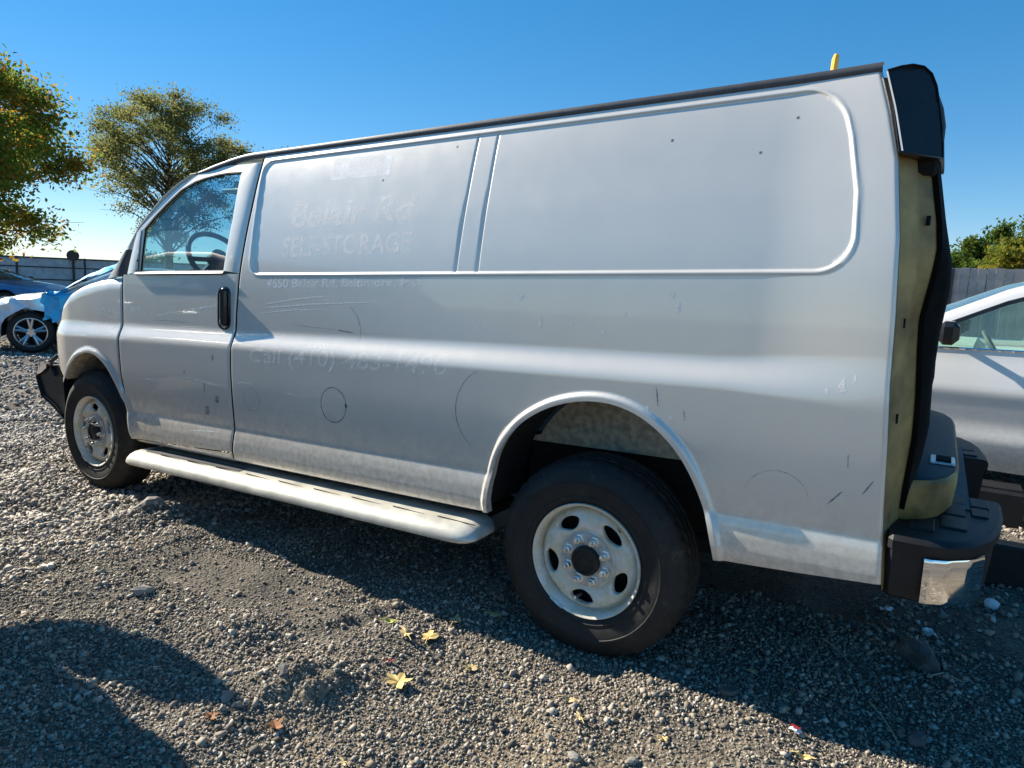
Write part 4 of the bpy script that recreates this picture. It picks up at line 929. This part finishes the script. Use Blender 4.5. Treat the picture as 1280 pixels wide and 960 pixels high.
SEDAN = dict(L=4.6, W=1.82, H=1.42, wx=(-1.36, 1.36), top=[(-2.3, .62), (-2.2, .70), (-1.7, .84), (-.95, .93), (.2, .95), (1.4, .99), (2.1, 1.0), (2.3, .90)], roof=[(-.95, .95), (-.6, 1.14), (-.15, 1.36), (.1, 1.41), (.5, 1.42), (1.0, 1.36), (1.4, 1.22), (1.85, 1.02)], xc=-.95, xf=-.10, xr=.95, xt=1.85, pillars=(.32,), seams=(-.72, .32, 1.25), handles=(.12, 1.05), mirror=(-.62, 1.0, .8))
SUV = dict(L=4.65, W=1.86, H=1.64, wx=(-1.37, 1.36), rw=.36, sill=.30, top=[(-2.33, .72), (-2.2, .84), (-1.6, 1.0), (-.95, 1.08), (.2, 1.10), (1.4, 1.15), (2.2, 1.17), (2.33, 1.05)], roof=[(-.95, 1.10), (-.6, 1.30), (-.2, 1.50), (.05, 1.585), (.4, 1.63), (1.0, 1.64), (1.7, 1.59), (1.95, 1.48), (2.22, 1.20)], xc=-.95, xf=-.05, xr=1.72, xt=2.22, pillars=(.42, 1.35), seams=(-.70, .42, 1.38), handles=(.22, 1.16), mirror=(-.50, 1.17, 1.0), chrome=True, pale=True)
# silver crossover beyond the van's tail
car('silver_crossover', 'silver crossover car parked beyond the rear bumper of the van', (1.66, 4.08, 0), R(-3), SUV, M['silver'], M['car_glass'])
# blue sedan by the fence
low = dict(SEDAN); low['H'] = 1.26; low['roof'] = [(a, .95+(b-.95)*.68) for a, b in SEDAN['roof']]; low['mirror'] = (-.62, .98, .8)
car('blue_sedan', 'dark blue sedan parked in front of the left fence', (-20.9, 6.3, 0), R(209), low, M['blue_car'], M['dark_glass'])
# wrecked white car in front of it
th = R(56.6); fw = Vector((-1.36, -.91, 0)); fw.rotate(Matrix.Rotation(th, 3, 'Z')); wl = (-11.15-fw.x, 3.12-fw.y, 0)
wr = dict(SEDAN); wr['roof'] = [(a, b-.03) for a, b in SEDAN['roof']]; wr['rw'] = .33
wcar, wbody = car('wrecked_car', 'wrecked white car with crumpled front fender near the van nose', wl, th, wr, M['white_car'], M['dark_glass'])
me = wbody.data; co = np.empty(len(me.vertices)*3); me.vertices.foreach_get('co', co); co = co.reshape(-1, 3)
k = ss((-1.05-co[:, 0])/.5)*ss((co[:, 2]-.45)/.3)
co[:, 1] += k*.06*np.sin(co[:, 0]*17+co[:, 2]*9); co[:, 2] += k*(.05*np.sin(co[:, 0]*11+co[:, 1]*8)-.05); co[:, 0] += k*.05*np.sin(co[:, 1]*9+co[:, 2]*14)
me.vertices.foreach_set('co', co.ravel()); me.update()
mb = MB(); U = []
for q in np.linspace(0, 1, 12):
    for z_, d_ in ((.28, .02), (.40, -.05), (.52, -.02), (.60, .04)): U.append((-2.33-.12*math.sin(q*2.2)+d_+.03*math.sin(q*9), -1.02+1.5*q, z_+.03*math.sin(q*7)))
mesh('torn_bumper', U, grid_faces(12, 4), M['white_car'], wcar, True)
MB().tube([(-2.28, -.8, .55), (-2.35, -.95, .45), (-2.25, -1.0, .30), (-2.1, -.97, .20)], .03, 7).build('bumper_strip', M['black_plastic'], wcar)
# blue plastic film over its hood and pillar
wm = Matrix.Translation(Vector(wl)) @ Matrix.Rotation(th, 4, 'Z'); U = []
pa = [(-1.02, .50), (-1.00, .72), (-.97, .93), (-.82, 1.05), (-.62, 1.18), (-.35, 1.32), (-.12, 1.40)]
pr = np.array(pa); nn = 46
d = np.r_[0, np.cumsum(np.hypot(*np.diff(pr, axis=0).T))]; tt = np.linspace(0, d[-1], nn)
for i, q in enumerate(tt):
    x_, z_ = np.interp(q, d, pr[:, 0]), np.interp(q, d, pr[:, 1]); wd = np.interp(q, [0, .45, .6, d[-1]], [.36, .42, .30, .15])
    for j, s_ in enumerate(np.linspace(-1, 1, 14)):
        wob = .020*math.sin(i*.45+j*.7)+.016*math.sin(i*.3-j*1.1)+.008*math.sin(i*1.1+j*.5)
        y_ = -.93+.17*np.clip((z_-.95)/.45, 0, 1)
        U.append(tuple(wm @ Vector((x_+wd*s_*.45*(1 if z_ < .95 else .45)+wob, y_-.03+(.14*(s_+1) if z_ > .93 else .02*s_)+wob, z_+.03+wob+(.05*s_ if z_ > .95 else 0)))))
o = mesh('plastic_film', U, grid_faces(nn, 14), M['tarp'], None, True)
tag(o, 'crumpled bright blue plastic film draped over the wrecked white car', 'plastic film')
# tall vehicle just left of the picture; only its shadow enters
BIG = dict(SUV); BIG.update(L=4.5, H=1.95, W=1.95, sill=.4, rw=.40, top=[(a, b*1.12) for a, b in SUV['top']], roof=[(a, b*1.19) for a, b in SUV['roof']], mirror=(-.36, 1.12, .35))
trk, _ = car('parked_truck', 'tall dark vehicle left of the view casting the mirror shadow on the gravel', (-4.02, -2.17, 0), R(180), BIG, M['grey_car'], M['dark_glass'])

for sg in (1, -1):
    PY = [(-1.24, 1.05), (-1.08, 1.17), (-.98, 1.30), (-.915, 1.42), (-.94, 1.56), (-1.02, 1.74), (-1.06, 1.75), (-1.13, 1.60), (-1.20, 1.42)]
    V = [(-.35+dx, -sg*(y_+2.17), z_) for dx in (-.05, .05) for y_, z_ in PY]; n_ = len(PY)
    mesh('tow_mirror', V, [(i, (i+1) % n_, n_+(i+1) % n_, n_+i) for i in range(n_)]+[tuple(range(n_))[::-1], tuple(range(n_, 2*n_))], M['gloss_black'], trk, False)

# ---------------------------------------------------------------- fences
def sheet_fence(name, label, A, B, ztop, n, panel_mat, rail_mat, ribs=9, zb=.05, cap=True):
    A, B = Vector(A), Vector(B); t = thing(name, label, 'fence', A); d = (B-A); Lf = d.length; e = d/Lf; nrm = Vector((-e.y, e.x, 0))
    for i in range(n):
        x0, x1 = Lf*i/n, Lf*(i+1)/n; U = []; m_ = ribs*8+1
        for k in range(m_):
            q = x0+.03+(x1-x0-.06)*k/(m_-1); off = .022*max(-.7, min(.7, math.sin(2*math.pi*k/8)*1.6))
            for z_ in (zb, ztop*.5, ztop-.04): P_ = e*q+nrm*(off+.02*math.sin(i*3.1)); U.append((P_.x, P_.y, z_+.01*math.sin(i*5)))
        mesh('fence_panel', U, grid_faces(m_, 3), panel_mat, t, False)
    for i in range(n+1):
        P_ = e*(Lf*i/n); MB().box((P_.x, P_.y, ztop/2+.03), (.10, .10, ztop+.06), rz=math.atan2(e.y, e.x)).build('post', rail_mat, t, smooth=False)
    for z_ in (ztop*.30, ztop*.70, ztop):
        MB().box((d.x/2, d.y/2, z_), (Lf, .07, .07 if z_ < ztop else .09), rz=math.atan2(e.y, e.x)).build('rail', rail_mat, t, smooth=False)
    return t, e, Lf
ft_, fe, fl = sheet_fence('sheet_fence', 'weathered blue grey corrugated sheet fence along the left background', (-50.5, 9.0, 0), (-36.0, 32.0, 0), 1.80, 8, M['fence_panel'], M['fence_rail'])
# round disc on the fence post
P_ = Vector((-50.5, 9.0, 0))+fe*(fl*.478)
mb = MB(); mb.tube([(P_.x+.1, P_.y-.05, .1), (P_.x+.1, P_.y-.05, 2.05)], .07, 8); pp = mb.build('disc_post', M['fence_rail']); tag(pp, 'dark round-topped post standing at the left fence', 'post')
mb = MB(); nd = Vector((.9, -.42, 0)).normalized(); side = Vector((.42, .9, 0)).normalized(); U = []
for k in range(24):
    a = 2*math.pi*k/24; v = side*math.cos(a)*.33+Vector((0, 0, 1))*math.sin(a)*.33
    for off in (-.05, .05): q = Vector((P_.x+.1, P_.y-.05, 2.0))+v+nd*(off+.08); U.append((q.x, q.y, q.z))
F = [(2*i, 2*i+1, (2*i+3) % 48, (2*i+2) % 48) for i in range(24)]+[tuple(range(0, 48, 2)), tuple(range(47, 0, -2))]
mesh('disc', U, F, M['fence_rail'], pp, False)
def board_fence(name, label, A, B, ztop, mat):
    A, B = Vector(A), Vector(B); t = thing(name, label, 'fence', A); d = B-A; Lf = d.length; e = d/Lf; n = int(Lf/.20); ang = math.atan2(e.y, e.x)
    proto = MB().box((0, 0, 0), (.192, .022, ztop)).build('board', mat, t, smooth=False)
    for i in range(n):
        o = proto if i == 0 else proto.copy()
        if i: COL.objects.link(o); o.parent = t
        P_ = e*(.20*i+.1); o.location = (P_.x+.006*math.sin(i*2.7), P_.y+.006*math.sin(i*2.7), ztop/2+.03+.012*math.sin(i*1.9)); o.rotation_euler = (0, 0, ang)
    for i in range(int(Lf/2.4)+1):
        P_ = e*(2.4*i); MB().box((P_.x, P_.y-.06, ztop/2), (.09, .09, ztop), rz=ang).build('post', M['fence_rail'], t, smooth=False)
    for z_ in (.4, ztop-.3): MB().box((d.x/2, d.y/2+.05, z_), (Lf, .05, .09), rz=ang).build('rail', mat, t, smooth=False)
    return t
board_fence('board_fence', 'grey vertical board fence behind the silver car', (-6.0, 20.6, 0), (13.0, 21.0, 0), 2.3, M['fence_grey'])
mb = MB(); mb.box((3.93, 20.0, 1.45), (.34, .30, 2.9), bev=.02); tag(mb.build('timber_post', M['wood'], smooth=False), 'pale square timber post at the right edge above the silver car', 'post')

# ---------------------------------------------------------------- trees
def tree(name, label, loc, h, crown, leafm, nleaf, nclus, size, seed, trunk_r=.22, csig=.55, low=.25, bare=0):
    r_ = np.random.default_rng(seed); t = thing(name, label, 'tree', loc)
    cz, rx, rz_ = crown                       # crown centre height, half width, half height
    mb = MB(); top = h*.82; kx, ky = r_.normal(0, .25, 2)
    trunk = [(kx*q*q, ky*q*q, top*q-.1) for q in np.linspace(0, 1, 9)]
    mb.tube(trunk, list(np.linspace(trunk_r, trunk_r*.14, 9)), 9)
    C_ = []
    while len(C_) < nclus:
        u_ = r_.normal(size=3); u_ /= np.linalg.norm(u_); rad = r_.uniform(.35, 1)**.55
        c = np.array([u_[0]*rx*rad, u_[1]*rx*rad, cz+u_[2]*rz_*rad]); c[:2] *= 1+.18*math.sin(3*math.atan2(u_[1], u_[0])+seed)
        if c[2] > h*low: C_.append(c)
    for c in C_:
        zt = np.clip(c[2]-r_.uniform(.25, .5)*np.hypot(c[0], c[1])-.2*rz_, h*.14, top*.96); q = zt/top; s0 = np.array([kx*q*q, ky*q*q, zt])
        mid = (s0+c)/2+r_.normal(0, .12, 3)*rx*.3+np.array([0, 0, .08*rx]); rr_ = trunk_r*.30*(1-.6*q)
        mb.tube([s0, s0*.6+mid*.4, mid, mid*.45+c*.55, c], [rr_, rr_*.75, rr_*.5, rr_*.3, .008], 5)
        for _ in range(3):
            e_ = c+r_.normal(0, csig*.9, 3)*np.array([1, 1, .7]); b_ = mid*.4+c*.6; mb.tube([b_, (b_+e_)/2+r_.normal(0, .06, 3), e_], [rr_*.28, rr_*.16, .005], 4, cap=False)
    mb.build('trunk', M['bark'], t)
    C_ = np.array(C_); wts = r_.uniform(.3, 1.6, len(C_)); wts /= wts.sum()
    id_ = r_.choice(len(C_), nleaf, p=wts); n = nleaf
    pos = C_[id_]+np.clip(r_.normal(0, 1, (n, 3)), -1.7, 1.7)*np.array([1, 1, .62])*csig*r_.uniform(.3, 1.15, (n, 1))
    a = r_.normal(size=(n, 3)); a /= np.linalg.norm(a, axis=1)[:, None]; b = np.cross(a, r_.normal(size=(n, 3))); b /= np.linalg.norm(b, axis=1)[:, None]
    s_ = size*r_.uniform(.55, 1.3, (n, 1)); 
    V = np.stack([pos-a*s_, pos-b*s_*.55+a*s_*.1, pos+a*s_, pos+b*s_*.55+a*s_*.1], 1).reshape(-1, 3)
    F = (np.arange(n)*4)[:, None]+np.arange(4)[None]
    mesh('crown', V, F, leafm, t, False)
    return t
tree('autumn_tree', 'big autumn tree with orange patch at the left picture edge', (-29.4, 8.2, 0), 10.2, (5.6, 4.3, 4.3), M['foil_a'], 62000, 110, .085, 3, .30, .62, .18)
tree('thin_leaved_tree', 'thin leaved tree with visible branches behind the van cab', (-36.5, 21.6, 0), 11.6, (7.1, 4.0, 4.2), M['foil_b'], 46000, 130, .072, 11, .28, .52, .2)
tree('bare_top_tree', 'small sparse tree showing its twigs just above the van roof front', (-34.5, 30.5, 0), 9.6, (7.0, 3.2, 2.6), M['foil_b'], 3000, 40, .075, 5, .18, .6, .3)
tree('broadleaf_tree', 'tall green broadleaf tree at the far right edge', (7.6, 52.5, 0), 8.3, (5.0, 3.1, 3.2), M['foil_c'], 16000, 60, .15, 8, .22, .6, .15)
tree('round_tree', 'mid green tree left of the yellow green bush behind the grey fence', (3.7, 55.0, 0), 6.6, (4.0, 2.3, 2.4), M['foil_c'], 9000, 40, .15, 14, .2, .5, .15)
tree('yellow_bush', 'yellow green bush in front of the broadleaf tree over the fence', (5.0, 46.0, 0), 5.2, (3.4, 2.3, 1.6), M['foil_d'], 11000, 40, .13, 21, .15, .5, .15)
tree('low_tree', 'low dark green tree beside the rear van pillar over the fence', (1.6, 58.0, 0), 5.6, (3.4, 2.2, 1.9), M['foil_c'], 7000, 34, .15, 31, .18, .5, .15)
for i, (x_, y_, h_, s_, lab) in enumerate(((-48.5, 16.0, 3.0, 61, 'low leafy bush peeping over the left fence under the big tree'), (-45.0, 25.5, 2.5, 63, 'small bush behind the left fence beside the round-topped post'))):
    tree('bush', lab, (x_, y_, 0), h_, (h_*.6, 1.8, h_*.36), M['foil_d'], 3000, 16, .10, s_, .08, .4, .15)

# ---------------------------------------------------------------- things lying on the gravel
def star_leaf(name, label, x, y, size, mat, rot, curl=.35, lift=.012, lobes=5, slim=1.0):
    n = lobes*4; V = [(0, 0, .0)]; r2 = random.Random(int(abs(x*1000)+abs(y*777)))
    for k in range(n):
        a = 2*math.pi*k/n; rr_ = (1.0, .82, .52, .82)[k % 4]*r2.uniform(.85, 1.12)
        V.append((rr_*math.cos(a)*size, rr_*math.sin(a)*size*slim, 0))
    V2 = []
    for (a, b, c) in V:
        z_ = curl*(a*a+.4*b*b)/size+.10*size*math.sin(5*a/size+3*b/size); ca, sa = math.cos(rot), math.sin(rot); V2.append((a*ca-b*sa, a*sa+b*ca, z_))
    F = [(0, 1+k, 1+(k+1) % n) for k in range(n)]
    b_ = MB(); b_.add(V2, F); b_.tube([(0, 0, 0), (-.6*size*math.cos(rot), -.6*size*math.sin(rot), .01), (-1.3*size*math.cos(rot), -1.3*size*math.sin(rot), .004)], .0018, 4)
    o = b_.build(name, mat, smooth=False, sharp=None); o.location = (x, y, float(ground_z(x, y))+lift); return tag(o, label, 'leaf', 'fallen leaves on the gravel')
star_leaf('fallen_leaf', 'yellow star shaped leaf lying alone with a dark shadow beside it', -.42, -.54, .050, M['leaf_yellow'], .6, lift=.022)
star_leaf('fallen_leaf', 'pale yellow lobed leaf, right one of the touching pair', -.53, -.23, .046, M['leaf_yellow'], 2.0, slim=.8)
star_leaf('fallen_leaf', 'long tan leaf, left one of the touching pair', -.60, -.29, .052, M['leaf_tan'], 2.6, slim=.42)
star_leaf('fallen_leaf', 'small yellow green leaf left of the touching pair', -.71, -.25, .036, M['leaf_green'], .3, slim=.4)
star_leaf('fallen_leaf', 'small rounded pale leaf between pair of leaves and shadow edge', -.28, -.30, .034, M['leaf_tan'], 1.1, slim=.7, curl=.2)
star_leaf('fallen_leaf', 'curled tan leaf at the van shadow edge above the pair', -.53, -.06, .042, M['leaf_tan'], 1.9, slim=.7)
star_leaf('fallen_leaf', 'tan leaf just inside the van shadow left of the rear tyre', -.41, .06, .036, M['leaf_tan'], .4, slim=.7)
star_leaf('fallen_leaf', 'narrow pale leaf below the rear tyre', .12, -.29, .036, M['leaf_tan'], .2, slim=.35)
star_leaf('fallen_leaf', 'second narrow pale leaf below the rear tyre, nearer the camera', .19, -.36, .030, M['leaf_tan'], 2.4, slim=.4)
star_leaf('fallen_leaf', 'bright yellow folded leaf at the bottom edge by the shadow', .84, -.13, .034, M['leaf_yellow'], .1, slim=.4)
star_leaf('fallen_leaf', 'small yellow leaf inside the van shadow right of the rear tyre', .60, .27, .026, M['leaf_tan'], .5, slim=.5)
star_leaf('fallen_leaf', 'brown curled leaf near the tip of the mirror shadow', -.61, -.91, .030, M['leaf_brown'], 1.4, curl=.8)
star_leaf('fallen_leaf', 'orange leaf right at the tip of the mirror shadow', -.76, -1.03, .024, M['leaf_brown'], .9)
star_leaf('fallen_leaf', 'tiny pale leaf at the bottom edge left of centre', -.31, -.91, .024, M['leaf_tan'], 2.9, slim=.5)
star_leaf('fallen_leaf', 'small yellow chip of leaf at the bottom right of the rear tyre', .45, -.30, .018, M['leaf_yellow'], .9, slim=.7)
def rock(label, x, y, s, mat, seed, flat=.6, name='stone'):
    r2 = np.random.default_rng(seed); bm = bmesh.new(); bmesh.ops.create_icosphere(bm, subdivisions=2, radius=1)
    k = r2.normal(size=(5, 3)); k /= np.linalg.norm(k, axis=1)[:, None]
    V = []
    for v in bm.verts:
        p = np.array(v.co); q = 1
        for kk in k: dd = p@kk; q -= max(0, dd-.62)*.9
        V.append(p*q*(1+r2.normal(0, .035))*np.array([1.15, .9, flat])*s)
    F = [tuple(q.index for q in f_.verts) for f_ in bm.faces]; bm.free()
    o = mesh(name, V, F, mat, None, False); o.location = (x, y, float(ground_z(x, y))+s*flat*.45); o.rotation_euler = (0, 0, seed)
    return tag(o, label, 'stone', 'larger stones on the gravel')
rock('tan flat stone alone on the sunlit gravel at left', -1.74, -.67, .045, M['rock'], 1)
rock('large dark flat stone in the van shadow below the bumper', 1.12, .75, .095, M['rock_dark'], 2, .5)
rock('pale round stone on the dark ground under the rear bumper corner', 1.39, 1.51, .034, M['paper'], 3, .9)
rock('small grey stone in the shadow right of the rear tyre', .56, .07, .032, M['rock_dark'], 4, .8)
rock('grey rounded stone at the bottom right in the shadow', 1.13, .17, .040, M['rock_dark'], 5, .8)
rock('tan stone at the bottom edge below the rear tyre', .26, -.53, .022, M['rock'], 6)
rock('pale tan stone at the bottom edge right of the other tan stone', .40, -.43, .022, M['rock'], 7)
rock('brown clod of earth beside the running board front end', -2.62, -.10, .075, M['rock'], 8, .55, 'earth_clod')
rock('dark stone heap piece on the ridge at lower left', -.74, -.76, .035, M['rock_dark'], 9)
rock('pale stone at the lower left beside the mirror shadow', -.82, -.93, .026, M['rock'], 12)
def scrap(label, x, y, s, mat, seed, cat='litter', name='paper_scrap'):
    r2 = random.Random(seed); V = [(s*(i/3-.5)*r2.uniform(.8, 1.2), s*.7*(j/3-.5)*r2.uniform(.8, 1.2), s*.35*r2.random()) for i in range(4) for j in range(4)]
    o = mesh(name, V, grid_faces(4, 4), mat, None, False); o.location = (x, y, float(ground_z(x, y))+.008); o.rotation_euler = (0, 0, seed); return tag(o, label, cat)
scrap('white paper scrap in the shadow below the rear body corner', .98, 1.15, .05, M['paper'], 1)
scrap('white crumpled scrap with brown edge right of the shadowed stone', 1.15, .99, .055, M['paper'], 2)
o = scrap('small red and white wrapper lying at the van shadow edge', .79, .0, .038, M['paper'], 3, name='wrapper')
o2 = mesh('red_print', [(-.014, -.014, .012), (.016, -.014, .015), (.016, .002, .016), (-.014, .0, .014)], [(0, 1, 2, 3)], M['red_scrap'], o, False)
scrap('tiny red scrap beside the yellow star shaped leaf', -.53, -.46, .024, M['red_scrap'], 4, name='plastic_scrap')
def twig(label, pts, r_=.003):
    P_ = [(x, y, float(ground_z(x, y))+.012+.006*math.sin(i*2)) for i, (x, y) in enumerate(pts)]
    tag(MB().tube(P_, [r_*(1-.12*i) for i in range(len(P_))], 5).build('twig', M['wood']), label, 'twig')
twig('thin bent twig in the shadow behind the rear tyre', [(.78, .70), (.82, .66), (.87, .62), (.90, .58)])
twig('forked pale twig on the shadow near the bottom right corner', [(.98, .33), (1.02, .27), (1.06, .20), (1.08, .12)])
twig('short twig lying across the shadow at right of the large stone', [(1.15, .62), (1.20, .66), (1.26, .64)])
# black beam and box on the ground past the bumper
mb = MB(); mb.box((1.86, 1.84, .115), (1.0, .12, .23), bev=.012); tag(mb.build('black_beam', M['black_plastic']), 'long black plastic beam lying on the ground past the rear bumper', 'beam')
mb = MB(); mb.box((1.47, 3.02, .13), (.30, .22, .24), bev=.02); mb.box((1.47, 3.02, .255), (.26, .18, .02), bev=.006); tag(mb.build('black_box', M['black_plastic']), 'black box on the gravel between van bumper and silver car', 'box')
